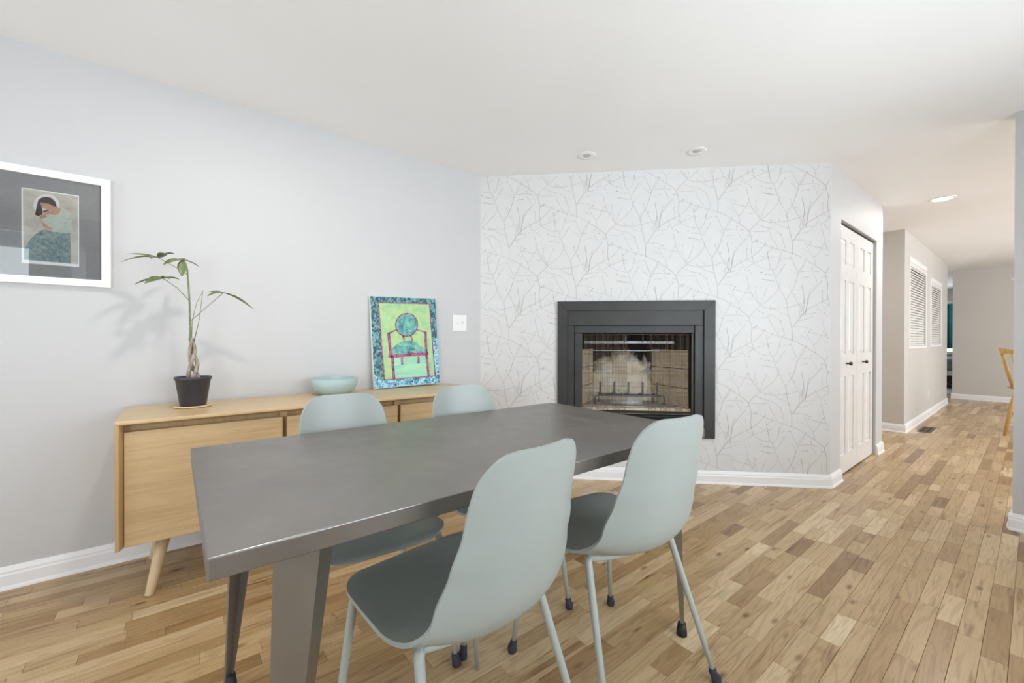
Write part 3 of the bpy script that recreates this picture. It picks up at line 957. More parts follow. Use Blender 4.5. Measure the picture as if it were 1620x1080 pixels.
# outlet, floor register
def plate(name, label, loc, rotz, w, h, togg, mats='plate'):
    t = thing(name, label, 'outlet' if togg == 0 else 'switch', loc, rotz)
    m_ = MB(); m_.box(-w / 2, w / 2, -.006, 0, -h / 2, h / 2, .003, 2); m_.build('cover_plate', mats, t)
    if togg == 0:
        for dz in (-.02, .02):
            m_ = MB(); m_.box(-.017, .017, -.008, -.004, dz - .014, dz + .014, .003); m_.build('socket', mats, t)
    else:
        for k, dx in enumerate((-.022, .024)):
            m_ = MB(); m_.box(dx - .006, dx + .006, -.008, -.004, -.013, .013, .001); b_ = m_.build('switch_slot', mats, t)
            m_ = MB(); s_ = 1 if k else -1
            m_.hexa([(dx - .004, -.006, -.004), (dx + .004, -.006, -.004), (dx + .004, -.006, .006), (dx - .004, -.006, .006)],
                    [(dx - .003, -.022, .004 + s_ * .008), (dx + .003, -.022, .004 + s_ * .008), (dx + .003, -.022, .009 + s_ * .008), (dx - .003, -.022, .009 + s_ * .008)])
            m_.build('toggle', mats, b_)
    return t
plate('wall_outlet', 'white wall outlet low on the hallway wall under the blinds', (8.64, YH, .322), 0, .075, .118, 0)
plate('light_switch', 'white two-toggle light switch plate on the grey wall right of the canvas', (1.755, YW, 1.236), 0, .130, .132, 2)
t = thing('floor_register', 'bronze slotted floor register by the hallway baseboard', 'vent', (7.28, .845, 0))
m_ = MB()
for q_ in ((-.23, .23, -.062, -.045), (-.23, .23, .045, .062), (-.23, -.21, -.045, .045), (.21, .23, -.045, .045), (-.23, .23, -.004, .004)):
    m_.box(q_[0], q_[1], q_[2], q_[3], 0, .004)
m_.build('frame', 'vent', t)
m_ = MB(); m_.box(-.21, .21, -.045, .045, 0, .0012); m_.build('duct_opening', 'black', t)
for k in range(14):
    x = -.195 + k * .03
    m_ = MB(); m_.box(x - .005, x + .005, -.045, .045, .001, .0035); m_.build('slat', 'vent', t)

# ------------------------------------------------------------------ ceiling lights
def downlight(loc, r_, label, lit, power=0, group=None):
    t = thing('ceiling_light', label, 'light', loc, 0, group)
    m_ = MB(); m_.lathe([(r_, 0), (r_ * .985, -.006), (r_ * .80, -.008), (r_ * .74, -.002), (r_ * .72, .0)], n=36); m_.build('trim_ring', 'trim', t)
    m_ = MB(); m_.lathe([(0, -.0025), (r_ * .74, -.0025)], n=36); m_.build('lens', 'lamp' if lit else 'lamp_off', t, recalc=False)
    if power:
        d = bpy.data.lights.new('bulb', 'AREA'); d.shape = 'DISK'; d.size = r_ * 1.4; d.energy = power; d.color = (1, .95, .88)
        lo = bpy.data.objects.new('bulb', d); COL.objects.link(lo); lo.parent = t; lo.location = (0, 0, -.02)
    return t
downlight((5.63, .556, H), .095, 'lit round recessed ceiling light over the hallway', True, 9)
downlight((.31, 1.73, H), .095, 'lit round recessed ceiling light above the dining table', True, 11)
def eyeball(loc, label):
    t = thing('spotlight', label, 'light', loc)
    m_ = MB(); m_.lathe([(.068, 0), (.066, -.003), (.034, -.004), (.028, -.001), (.026, .0)], n=32); m_.build('trim_ring', 'trim', t)
    m_ = MB(); m_.lathe([(0, -.004), (.016, -.004), (.024, -.003), (.028, -.0015)], n=32); m_.build('lens', 'lamp_off', t)
    return t
eyeball((2.326, 2.041, H), 'unlit ceiling spot above the left end of the fireplace')
eyeball((2.874, 1.506, H), 'unlit ceiling spot above the right end of the fireplace')

# ------------------------------------------------------------------ oak sideboard
SX0, SX1, SY0, SY1, SZ0, SZ1 = -.19, 1.655, 2.33, 2.832, .245, .770
sb = thing('sideboard', 'long light oak sideboard on splayed legs along the grey wall', 'sideboard', ((SX0 + SX1) / 2, SY1, 0))
cx, cy = (SX0 + SX1) / 2, SY1
hl = (SX1 - SX0) / 2
dpt = SY1 - SY0
T = .024
m_ = MB()   # top with chamfered front lower edge
pr = [(-dpt, SZ1 - .006), (-dpt + .002, SZ1), (0, SZ1), (0, SZ1 - T), (-dpt + .028, SZ1 - T), (-dpt, SZ1 - .014)]
m_.hexa([(-hl, y, z) for y, z in pr], [(hl, y, z) for y, z in pr]); m_.build('top', 'oaktop', sb)
for s in (-1, 1):
    m_ = MB()
    pr = [(s * hl, -dpt), (s * hl, 0), (s * (hl - T), 0), (s * (hl - T), -dpt + .028), (s * (hl - .012), -dpt)]
    m_.hexa([(x, y, SZ0 - .004) for x, y in pr], [(x, y, SZ1 - .015) for x, y in pr]); m_.build('side_panel', 'oakv', sb)
m_ = MB(); m_.box(-hl + T, hl - T, -.012, 0, SZ0, SZ1 - T); m_.build('back_panel', 'oak', sb)
m_ = MB(); m_.box(-hl + T, hl - T, -dpt + .06, -.012, SZ0, SZ0 + .018); m_.build('bottom_panel', 'oak', sb)
m_ = MB(); m_.box(-hl + T, hl - T, -dpt + .075, -dpt + .09, SZ1 - .09, SZ1 - T); m_.build('finger_rail', 'oakv', sb)
inner = 2 * (hl - T)
gap = .020
dw = (inner - 2 * gap - .004) / 3
for k in range(3):
    x0 = -hl + T + .002 + k * (dw + gap)
    m_ = MB(); m_.box(x0, x0 + dw, -dpt + .022, -dpt + .042, SZ0 - .003, SZ1 - T - .026, .0015)
    o = m_.build('door', 'oak', sb)
    if k < 2:
        m_ = MB(); m_.box(x0 + dw - .006, x0 + dw + gap + .006, -dpt + .055, -dpt + .075, SZ0, SZ1 - T); m_.build('divider', 'oakv', sb)
for s in (-1, 1):
    for f_ in (0, 1):
        top = (s * (hl - .155), -dpt + .105 if f_ == 0 else -.09, SZ0)
        bot = (s * (hl - .103), -dpt + .060 if f_ == 0 else -.045, .0)
        d_ = Vector(top) - Vector(bot)
        m_ = MB(); m_.tube([bot, Vector(bot) + d_ * .02, Vector(bot) + d_ * .5, top], [.0155, .0175, .0215, .0265], 18)
        m_.box(top[0] - .035, top[0] + .035, top[1] - .03, top[1] + .03, SZ0 - .008, SZ0 + .001, .003)
        m_.build('leg', 'leg_oak', sb)

# ------------------------------------------------------------------ bowl, plant, saucer on the sideboard
m_ = MB()
m_.lathe([(0, .0), (.070, .0), (.074, .003), (.098, .014), (.118, .034), (.129, .060), (.1315, .100), (.128, .102), (.125, .100), (.1225, .062), (.111, .038), (.092, .020), (.068, .011), (0, .010)], n=56)
tag(m_.build('bowl', 'bowl', None, (.765, 2.69, SZ1)), 'pale blue-green ceramic bowl on the oak sideboard', 'bowl')

PX, PY = .072, 2.63
m_ = MB()
m_.lathe([(0, 0), (.070, 0), (.078, .004), (.079, .009), (.074, .010), (.068, .007), (0, .006)], n=44)
tag(m_.build('saucer', 'saucer', None, (PX, PY, SZ1)), 'round bamboo saucer under the plant pot', 'saucer')
PZ = SZ1 + .007
pl = thing('potted_plant', 'small braided money tree in a dark grey pot on the sideboard', 'plant', (PX, PY, PZ))
m_ = MB(); m_.lathe([(0, 0), (.051, 0), (.054, .004), (.072, .128), (.0765, .130), (.077, .142), (.074, .144), (.071, .140), (.068, .122), (0, .118)], n=44); m_.build('pot', 'pot', pl)
m_ = MB(); m_.lathe([(0, .128), (.03, .130), (.069, .124)], n=30)
rs = random.Random(4)
for k in range(26):
    a, rr = rs.random() * 6.28, .02 + .042 * sqrt(rs.random())
    c_ = Vector((rr * cos(a), rr * sin(a), .129))
    t = bmesh.new(); bmesh.ops.create_icosphere(t, subdivisions=1, radius=.007 + .004 * rs.random())
    t.transform(Matrix.Translation(c_) @ Matrix.Rotation(rs.random() * 3, 4, 'X') @ Matrix.Diagonal((1.5, 1, .55, 1)))
    m_.merge(t)
m_.build('soil', 'soil', pl)
def LP(x, z, dy=0): return (x - PX, dy, z - PZ)
for k in range(3):
    path = []; rad = []
    for i in range(25):
        t = i / 24
        a = 2 * pi * (k / 3 + t * .8)
        rr = .015 * (1 - t) + .0065 + .003 * sin(t * 9 + k * 2)
        path.append((rr * cos(a) - .006 * t, rr * sin(a), .120 + t * .215)); rad.append(.0105 - .0045 * t)
    m_ = MB(); m_.tube(path, rad, 10); m_.build('trunk', 'trunk', pl)
m_ = MB(); m_.tube([LP(.063, 1.095), LP(.060, 1.126), LP(.059, 1.20), LP(.058, 1.283), LP(.054, 1.36), LP(.049, 1.45), LP(.047, 1.462)], [.0055, .0048, .0043, .004, .004, .0035, .003], 10); m_.build('stem', 'stem', pl)
for pts in (((.064, 1.10), (.069, 1.20), (.086, 1.29), (.111, 1.349)), ((.074, 1.09), (.094, 1.19), (.104, 1.28), (.111, 1.352))):
    m_ = MB(); m_.tube([LP(*p) for p in pts], [.0024, .0019, .0016, .0012], 8); m_.build('bare_twig', 'twig', pl)
def leaf(p0, p1, w, roll_=0.0, droop=.01, dy0=0, dy1=0):
    a, b = Vector(LP(p0[0], p0[1], dy0)), Vector(LP(p1[0], p1[1], dy1))
    d = b - a; L = d.length; d.normalize()
    side = d.cross(Vector((0, 0, 1)))
    if side.length < .1: side = Vector((1, 0, 0))
    side.normalize()
    upv = side.cross(d)
    side, upv = side * cos(roll_) + upv * sin(roll_), upv * cos(roll_) - side * sin(roll_)
    m_ = MB(); bm = m_.bm
    rows_ = []
    N = 9
    for i in range(N):
        t = i / (N - 1)
        ww = .85 * w * (sin(pi * min(1, t * .96 + .03) ** .85)) ** .9 * .5 + .0006
        c_ = a + d * L * t + Vector((0, 0, droop * 4 * t * (1 - t)))
        rows_.append([bm.verts.new(c_ + side * ww * u + upv * (abs(u) * ww * .30)) for u in (-1, -.5, 0, .5, 1)])
    for r0, r1 in zip(rows_, rows_[1:]):
        for k in range(4):
            f = bm.faces.new((r0[k], r0[k + 1], r1[k + 1], r1[k])); f.smooth = True
    o = m_.build('leaf', 'leaf', pl, recalc=False)
    sm = o.modifiers.new('thickness', 'SOLIDIFY'); sm.thickness = .0008
def petiole(*pts):
    m_ = MB(); m_.tube([LP(*p) for p in pts], [.0016] * len(pts), 6); m_.build('petiole', 'stem', pl)
petiole((.049, 1.425, 0), (-.003, 1.463, .01), (-.062, 1.499, .02))
petiole((.054, 1.301, 0), (.009, 1.357, -.01), (-.045, 1.398, -.02))
petiole((.060, 1.195, 0), (.134, 1.277, -.01), (.195, 1.345, -.02))
petiole((.048, 1.45, 0), (.040, 1.475, -.01), (.031, 1.492, -.02))
c = (-.062, 1.499)
leaf(c, (-.181, 1.506), .030, .35, .006, .02, .055); leaf(c, (-.188, 1.457), .034, -.1, .012, .02, -.03); leaf(c, (.000, 1.532), .036, .25, .006, .02, .05)
leaf(c, (-.030, 1.512), .036, .3, .004, .02, -.045); leaf(c, (-.085, 1.478), .045, 0, .004, .02, -.075)
c = (.031, 1.492)
leaf(c, (.027, 1.410), .044, 0, .0, -.02, -.05); leaf(c, (-.042, 1.456), .040, .4, .008, -.02, -.06); leaf(c, (.096, 1.470), .036, -.3, .006, -.02, .01); leaf(c, (.027, 1.512), .030, .2, .0, -.02, .05)
c = (-.045, 1.398)
leaf(c, (-.147, 1.364), .032, 0, .006, -.02, .02); leaf(c, (-.107, 1.362), .040, .5, .006, -.02, -.07); leaf(c, (.018, 1.402), .026, .2, .004, -.02, .02); leaf(c, (-.018, 1.390), .034, .3, .003, -.02, -.07); leaf(c, (-.082, 1.405), .026, .2, .002, -.02, .05)
c = (.195, 1.345)
leaf(c, (.328, 1.266), .036, .2, .010, -.02, -.015); leaf(c, (.132, 1.348), .030, .3, .002, -.02, .01); leaf(c, (.127, 1.320), .036, .2, .006, -.02, -.06)

# ------------------------------------------------------------------ canvas painting of a chair leaning on the wall
CW, CH, CT = .492, .632, .026
tilt = math.atan2(.042, CH)
cvs = thing('canvas_painting', 'green and teal canvas painting of an armchair leaning on the sideboard', 'painting', (1.292, 2.778, SZ1 + .001), R(-.6))
cvs.rotation_euler = (-tilt, R(-1.4), R(-.8))
cvs.location.z = SZ1 + .008
m_ = MB(); m_.box(-CW / 2, CW / 2, .0, CT, 0, CH, .003, 2); m_.build('canvas', 'cv_side', cvs)
def cpt(x, y):    # zoomed-photo units to canvas plane
    v_ = (y - 55) / 850.0
    L_ = 60 + 35 * v_; R_ = 637 + 53 * v_
    u_ = (x - L_) / (R_ - L_)
    yt = 55 + 35 * u_; yb = 940 - 50 * u_
    v_ = (y - yt) / (yb - yt)
    return (-CW / 2 + CW * min(max(u_, .004), .996), CH * (1 - min(max(v_, .004), .996)))
lay = [0]
def cpoly(name, mat, polys, jitter=0):
    lay[0] += 1
    y = -.0004 * lay[0]
    m_ = MB()
    for p in polys:
        pts = [cpt(*q) for q in p]
        m_.hexa([(x, y, z) for x, z in pts], [(x, .0005, z) for x, z in pts])
    return m_.build(name, mat, cvs)
def stroke(pts, w):
    out = []
    for (x0, y0), (x1, y1) in zip(pts, pts[1:]):
        dx, dy = x1 - x0, y1 - y0; l = sqrt(dx * dx + dy * dy); nx, ny = -dy / l * w / 2, dx / l * w / 2
        ex, ey = dx / l * w * .3, dy / l * w * .3
        out.append([(x0 + nx - ex, y0 + ny - ey), (x1 + nx + ex, y1 + ny + ey), (x1 - nx + ex, y1 - ny + ey), (x0 - nx - ex, y0 - ny - ey)])
    return out
def ell(cx_, cy_, rx, ry, n=28, a0=0, a1=2 * pi): return [(cx_ + rx * cos(a0 + (a1 - a0) * k / n), cy_ + ry * sin(a0 + (a1 - a0) * k / n)) for k in range(n if a1 - a0 > 6.2 else n + 1)]
cpoly('border_paint', 'cv_border', [[(55, 50), (640, 85), (695, 895), (95, 945)]])
cpoly('lower_border_paint', 'cv_border_low', [[(150, 860), (690, 805), (694, 893), (96, 940), (88, 790)], [(600, 480), (668, 470), (692, 860), (640, 850)]])
cpoly('panel_paint', 'cv_panel', [[(127, 120), (580, 140), (642, 822), (180, 855)]])
cpoly('panel_floor_paint', 'cv_floor', [[(262, 650), (560, 640), (580, 825), (268, 838)]])
cpoly('panel_outline', 'cv_pink', stroke([(127, 120), (580, 140), (642, 822), (180, 855), (127, 120)], 10))
cpoly('painted_seat', 'cv_teal', [[(248, 552), (290, 515), (340, 492), (390, 485), (450, 498), (500, 545), (545, 560), (550, 612), (245, 618)]])
cpoly('painted_oval_back', 'cv_teal', [ell(372, 336, 98, 108)])
cpoly('painted_chair_frame', 'cv_pink', stroke(ell(372, 336, 98, 108) + [(470, 336)], 10) + stroke([(275, 385), (210, 415)], 12) + stroke([(468, 385), (550, 410)], 12)
      + stroke([(214, 415), (236, 640)], 24) + stroke([(545, 410), (556, 630)], 22) + stroke([(220, 632), (400, 622), (565, 612)], 28) + stroke([(246, 640), (262, 840)], 22) + stroke([(558, 630), (578, 828)], 22)
      + stroke([(340, 440), (348, 480)], 14) + stroke([(410, 440), (424, 482)], 14) + stroke([(330, 650), (332, 705)], 18) + stroke([(480, 642), (482, 698)], 18) + stroke([(385, 600), (420, 600)], 20))

# ------------------------------------------------------------------ framed print on the left wall
FX0, FX1, FZ0, FZ1 = -.645, -.243, 1.357, 1.880
pf = thing('framed_picture', 'white framed print of a woman cradling a baby on the grey wall', 'picture', ((FX0 + FX1) / 2, YW, FZ0))
w2, h2, fwid = (FX1 - FX0) / 2, FZ1 - FZ0, .033
for pts in ([(-w2, 0), (w2, 0), (w2 - fwid, fwid), (-w2 + fwid, fwid)], [(-w2, h2), (-w2 + fwid, h2 - fwid), (w2 - fwid, h2 - fwid), (w2, h2)],
            [(-w2, 0), (-w2 + fwid, fwid), (-w2 + fwid, h2 - fwid), (-w2, h2)], [(w2, 0), (w2, h2), (w2 - fwid, h2 - fwid), (w2 - fwid, fwid)]):
    m_ = MB(); m_.hexa([(x, -.024, z) for x, z in pts], [(x, -.001, z) for x, z in pts]); m_.build('frame_rail', 'frame_white', pf)
m_ = MB(); m_.box(-w2 + fwid - .004, w2 - fwid + .004, -.008, -.002, fwid - .004, h2 - fwid + .004); m_.build('mat_board', 'mat_grey', pf)
m_ = MB(); m_.poly([(-w2 + fwid - .002, -.015, fwid - .002), (w2 - fwid + .002, -.015, fwid - .002), (w2 - fwid + .002, -.015, h2 - fwid + .002), (-w2 + fwid - .002, -.015, h2 - fwid + .002)]); m_.build('glass', 'glass', pf)
QX0, QX1, QZ0, QZ1 = -.0905, .0905, .090, .428
def ppt(x, y):
    u_ = (x - 102) / 704.0
    yt = 40 + 90 * u_; yb = 968 + 37 * u_
    v_ = (y - yt) / (yb - yt)
    return (QX0 + (QX1 - QX0) * u_, QZ1 - (QZ1 - QZ0) * v_)
m_ = MB(); m_.box(QX0, QX1, -.0086, -.008, QZ0, QZ1); sheet = m_.build('print_sheet', 'white_paper', pf)
pl_ = [0]
def ppoly(name, mat, pts):
    pl_[0] += 1
    y = -.0086 - .00022 * pl_[0]
    q_ = [ppt(*p) for p in pts]
    m_ = MB(); m_.hexa([(x, y, z) for x, z in q_], [(x, -.0085, z) for x, z in q_]); m_.build(name, mat, sheet)
ppoly('printed_ground', 'pp_bg', [(118, 55), (790, 142), (796, 970), (126, 932)])
ppoly('printed_halo', 'pp_halo', ell(402, 265, 160, 150))
ppoly('printed_skirt', 'pp_skirt', [(370, 545), (470, 578), (560, 585), (692, 592), (700, 780), (696, 962), (128, 930), (135, 800), (190, 700), (262, 615)])
ppoly('printed_dress', 'pp_mint', [(575, 290), (640, 300), (690, 330), (715, 430), (740, 580), (470, 576), (470, 520), (400, 478), (340, 450), (345, 410), (420, 370), (500, 378), (560, 340)])
ppoly('printed_neck', 'pp_skin', [(460, 252), (575, 288), (562, 338), (505, 374), (450, 368), (452, 310)])
ppoly('printed_hair', 'pp_hair', [(300, 195), (340, 163), (400, 150), (460, 165), (505, 205), (526, 272), (462, 255), (380, 232), (330, 225), (345, 290), (356, 345), (345, 372), (300, 390), (262, 376), (280, 280)])
ppoly('printed_face', 'pp_skin', [(318, 222), (370, 222), (440, 240), (466, 262), (460, 308), (410, 312), (372, 296), (352, 286)])
ppoly('printed_baby_head', 'pp_skin', ell(405, 343, 48, 30))
ppoly('printed_baby_hair', 'pp_hair', [(358, 325), (400, 312), (440, 318), (400, 328), (365, 345)])
ppoly('printed_hand', 'pp_skin', [(312, 395), (350, 372), (392, 372), (400, 402), (360, 415), (325, 420)])
ppoly('printed_forearm', 'pp_skin', [(332, 448), (372, 478), (420, 510), (468, 525), (466, 562), (410, 548), (360, 515)])

# ------------------------------------------------------------------ dining table
TX0, TX1, TY0, TY1, TZ = .038, 1.585, .793, 1.632, .770
tb = thing('dining_table', 'dark bronze metal dining table with tapered angle legs', 'table', ((TX0 + TX1) / 2, (TY0 + TY1) / 2, 0))
tl, tw = (TX1 - TX0) / 2, (TY1 - TY0) / 2
m_ = MB(); m_.box(-tl, tl, -tw, tw, TZ - .037, TZ, .0025, 3); m_.build('table_top', 'bronze', tb)
for sx in (-1, 1):
    for sy in (-1, 1):
        m_ = MB()
        bx, by = sx * (tl - .165), sy * (tw - .008)         # bend at the top
        fx, fy = sx * (tl - .098), sy * (tw - .026)         # bend at the foot
        wt, wb, th = .090, .024, .006
        def sec(x, y, w, z):
            # V section: bend points outwards over the long side, wings run inwards
            # the wing towards the table end is wider than the inner one
            ka, kb = (w * q, w * q * .52) if sx < 0 else (w * q * .52, w * q)
            return [(x - ka, y - sy * ka, z), (x, y, z), (x + kb, y - sy * kb, z), (x + kb - th * .7, y - sy * (kb + th * .7), z), (x, y - sy * th * 1.42, z), (x - ka + th * .7, y - sy * (ka + th * .7), z)]
        top, bot = sec(bx, by, wt, TZ - .037), sec(fx, fy, wb, .03)
        m_.hexa(bot, top)
        lg = m_.build('leg', 'bronze', tb)
        m_ = MB(); m_.lathe([(0, 0), (.019, 0), (.019, .012), (.0145, .045), (0, .045)], (fx, fy - sy * .010, 0), 20); m_.build('foot_cap', 'tablecap', lg)

# ------------------------------------------------------------------ dining chairs
def shell_grid(off):
    prof = [(.266, .468), (.259, .479), (.228, .485), (.16, .478), (.08, .465), (0, .455), (-.07, .454), (-.13, .462), (-.175, .484), (-.205, .525), (-.222, .585), (-.236, .66), (-.249, .74), (-.262, .82), (-.272, .888)]
    # dense resample (Catmull-Rom)
    P = [Vector((0, a, b)) for a, b in prof]
    D = []
    for i in range(len(P) - 1):
        p0, p1, p2, p3 = P[max(i - 1, 0)], P[i], P[i + 1], P[min(i + 2, len(P) - 1)]
        for k in range(12):
            t = k / 12
            D.append(.5 * ((2 * p1) + (p2 - p0) * t + (2 * p0 - 5 * p1 + 4 * p2 - p3) * t * t + (3 * p1 - p0 - 3 * p2 + p3) * t ** 3))
    D.append(P[-1])
    acc = [0]
    for a, b in zip(D, D[1:]): acc.append(acc[-1] + (b - a).length)
    tot = acc[-1]
    def at(s):
        s = min(max(s, 0), tot)
        import bisect
        i = min(max(bisect.bisect(acc, s) - 1, 0), len(D) - 2)
        t = (s - acc[i]) / max(acc[i + 1] - acc[i], 1e-9)
        return D[i].lerp(D[i + 1], t), (D[i + 1] - D[i]).normalized()
    NS, NU = 64, 24
    rows_ = []
    def lerp_tab(tab, v):
        for (a, fa), (b, fb) in zip(tab, tab[1:]):
            if v <= b: 
                t = max(0, (v - a) / (b - a)); t = t * t * (3 - 2 * t)
                return fa + (fb - fa) * t
        return tab[-1][1]
    W_ = [(0, .212), (.10, .222), (.28, .226), (.42, .224), (.50, .216), (.62, .200), (.72, .180), (.82, .162), (1.0, .146)]
    K_ = [(0, -.004), (.10, .000), (.30, .016), (.52, .056), (.62, .056), (.80, .042), (1.0, .030)]
    for i in range(NS + 1):
        t = i / NS
        # finer near both ends
        t2 = .5 - .5 * cos(pi * t)
        t = .35 * t + .65 * t2
        s = t * tot
        p, d = at(s)
        w = lerp_tab(W_, t)
        rt_, dt = .085, tot - s
        if dt < rt_: w = w - .075 + .075 * sqrt(max(0, 1 - ((rt_ - dt) / rt_) ** 2))
        rf = .11
        if s < rf: w = w - .115 + .115 * sqrt(max(0, 1 - ((rf - s) / rf) ** 2))
        nrm = Vector((0, -d.z, d.y)) * -1            # towards the sitter
        if nrm.z < 0 and nrm.y < 0: nrm = -nrm
        if t < .3 and nrm.z < 0: nrm = -nrm
        if t > .6 and nrm.y < 0: nrm = -nrm
        kk = lerp_tab(K_, t)
        row = []
        for j in range(NU + 1):
            u = -1 + 2 * j / NU
            u = sin(u * pi / 2 * .92) / sin(pi / 2 * .92)
            wfull = lerp_tab(W_, t)
            xr = u * w
            row.append(p + Vector((xr, 0, 0)) + nrm * kk * abs(xr / wfull) ** 2.2)
        rows_.append(row)
    return rows_
def make_shell(parent):
    g_ = shell_grid(0)
    n, m2 = len(g_), len(g_[0])
    V, Fc = [], []
    nor = [[None] * m2 for _ in range(n)]
    for i in range(n):
        for j in range(m2):
            a = g_[min(i + 1, n - 1)][j] - g_[max(i - 1, 0)][j]
            b = g_[i][min(j + 1, m2 - 1)] - g_[i][max(j - 1, 0)]
            k = b.cross(a)
            k.normalize()
            nor[i][j] = k
    # orient so that the normal points to the sitter side
    if nor[n // 4][m2 // 2].z < 0:
        nor = [[-k for k in r_] for r_ in nor]
    th = .0095
    for i in range(n):
        for j in range(m2): V.append(g_[i][j])
    for i in range(n):
        for j in range(m2): V.append(g_[i][j] - nor[i][j] * th)
    N = n * m2
    for i in range(n - 1):
        for j in range(m2 - 1):
            a, b, c_, d = i * m2 + j, i * m2 + j + 1, (i + 1) * m2 + j + 1, (i + 1) * m2 + j
            Fc.append((a, b, c_, d)); Fc.append((N + d, N + c_, N + b, N + a))
    ring = [j for j in range(m2)] + [i * m2 + m2 - 1 for i in range(1, n)] + [(n - 1) * m2 + j for j in range(m2 - 2, -1, -1)] + [i * m2 for i in range(n - 2, 0, -1)]
    for a, b in zip(ring, ring[1:] + ring[:1]): Fc.append((b, a, N + a, N + b))
    me = bpy.data.meshes.new('seat_shell')
    me.from_pydata([tuple(v) for v in V], [], Fc)
    bm = bmesh.new(); bm.from_mesh(me)
    bmesh.ops.recalc_face_normals(bm, faces=list(bm.faces))
    for e in bm.edges:
        e.smooth = not (len(e.link_faces) == 2 and e.calc_face_angle(0) > .7)
    for f in bm.faces: f.smooth = True
    bm.to_mesh(me); bm.free()
    me.materials.append(M['sage'])
    o = bpy.data.objects.new('seat_shell', me); COL.objects.link(o); o.parent = parent
    return o
def bez(a, b, c_, n=8): return [Vector(a) * (1 - t) ** 2 + Vector(b) * 2 * t * (1 - t) + Vector(c_) * t * t for t in [k / n for k in range(n + 1)]]
FT = {}
def make_chair(label):
    t = thing('dining_chair', label, 'chair', (0, 0, 0), 0, 'sage green shell chairs around the dining table')
    make_shell(t)
    for sx in (-1, 1):
        for sy, top, foot in ((1, (.190, .205, .459), (.245, .235, 0)), (-1, (.184, -.085, .458), (.238, -.235, 0))):
            tp, ft = Vector((sx * top[0], top[1], top[2])), Vector((sx * foot[0], foot[1], .004))
            m_ = MB(); m_.tube([ft, ft.lerp(tp, .5), ft.lerp(tp, .97), tp + Vector((-sx * .006, 0, .003))], [.0078, .0100, .0118, .0112], 16)
            lg = m_.build('leg', 'sage_tube', t)
            m_ = MB()
            d_ = (tp - ft).normalized()
            base = Vector((ft.x, ft.y, 0))
            m_.tube([base, base + Vector((0, 0, .004)), base + Vector((0, 0, .016)) + d_ * .002, base + d_ * .030, base + d_ * .037, base + d_ * .044], [.013, .0155, .0160, .0118, .0128, .0108], 14)
            m_.build('foot_cap', 'cap', lg)
    for y, z, dip in ((.200, .460, .006), (-.085, .460, .027)):
        m_ = MB(); x = .186
        m_.tube(bez((-x, y, z), (0, y - (.012 if y < 0 else 0), z - 2 * dip), (x, y, z), 12), .0112, 12); m_.build('frame_rail', 'sage_tube', t)
    m_ = MB(); m_.box(-.06, .06, -.10, .04, .434, .4455, .003); m_.build('mounting_plate', 'sage_tube', t)
    return t
poses = [((.572, .910), 6, 'sage shell dining chair nearest the camera, back to the viewer'),
         ((1.152, .899), -6, 'sage shell dining chair in front of the fireplace, back to the viewer'),
         ((.512, 1.473), 180 - 2.5, 'sage shell dining chair between table and sideboard, in front of the bowl'),
         ((1.045, 1.455), 180 - 5, 'sage shell dining chair between table and sideboard, nearest the wallpaper')]
ch0 = make_chair(poses[0][2])
chairs = [ch0] + [dup(ch0) for _ in range(3)]
for c_, ((x, y), a, lab) in zip(chairs, poses):
    c_.location = (x, y, 0); c_.rotation_euler = (0, 0, R(a)); c_['label'] = lab
# the nearest chair has lost the cap of its front right leg
for lg in ch0.children:
    if lg.name.startswith('leg'):
        xs_ = [v.co.x for v in lg.data.vertices]; ys_ = [v.co.y for v in lg.data.vertices]
        if sum(xs_) > 0 and sum(ys_) > 0:
            for cp in list(lg.children): bpy.data.objects.remove(cp)

# ------------------------------------------------------------------ room on the right: spindle chair and chandelier
wc = thing('spindle_chair', 'honey wood spindle back chair partly behind the right wall end', 'chair', (7.73, .0, 0))
SZ = .575
m_ = MB(); m_.lathe([(0, -.04), (.17, -.038), (.205, -.02), (.21, -.006), (.19, .0), (.10, -.008), (0, -.010)], (0, 0, SZ), 36)
for v in m_.bm.verts: v.co.y *= 1.06
m_.build('seat', 'honey', wc)
m_ = MB()
n = 14
bk = []
for i in range(n + 1):
    t = -1 + 2 * i / n
    bk.append((-.215 - .05 * (1 - t * t), t * .265))
for (x0, y0), (x1, y1) in zip(bk, bk[1:]):
    zt = lambda y: 1.022 - .028 * (1 - (y / .265) ** 2) * 1.0
    m_.hexa([(x0 - .011, y0, .955), (x0 + .011, y0, .955), (x1 + .011, y1, .955), (x1 - .011, y1, .955)],
            [(x0 - .011, y0, zt(y0)), (x0 + .011, y0, zt(y0)), (x1 + .011, y1, zt(y1)), (x1 - .011, y1, zt(y1))])
m_.build('crest_rail', 'honey', wc)
for sy in (-1, 1):
    m_ = MB(); m_.tube([(-.15, sy * .165, SZ - .01), (-.18, sy * .205, .75), (-.212, sy * .262, 1.03)], [.014, .019, .013], 12); m_.build('back_post', 'honey', wc)
for k in range(5):
    y = -.11 + k * .055
    m_ = MB(); m_.tube([(-.165, y, SZ - .012), (-.21, y * 1.25, .77), (-.25, y * 1.6, .96)], [.008, .012, .007], 10); m_.build('spindle', 'honey', wc)
for sx in (-1, 1):
    for sy in (-1, 1):
        m_ = MB(); m_.tube([(sx * .13, sy * .14, SZ - .03), (sx * .155, sy * .175, .36), (sx * .185, sy * .225, .0)], [.015, .020, .013], 12); m_.build('leg', 'honey', wc)
for sy in (-1, 1):
    m_ = MB(); m_.tube([(-.165, sy * .19, .25), (.165, sy * .19, .25)], .010, 8); m_.build('stretcher', 'honey', wc)
m_ = MB(); m_.tube([(0, -.19, .25), (0, .19, .25)], .010, 8); m_.build('stretcher', 'honey', wc)

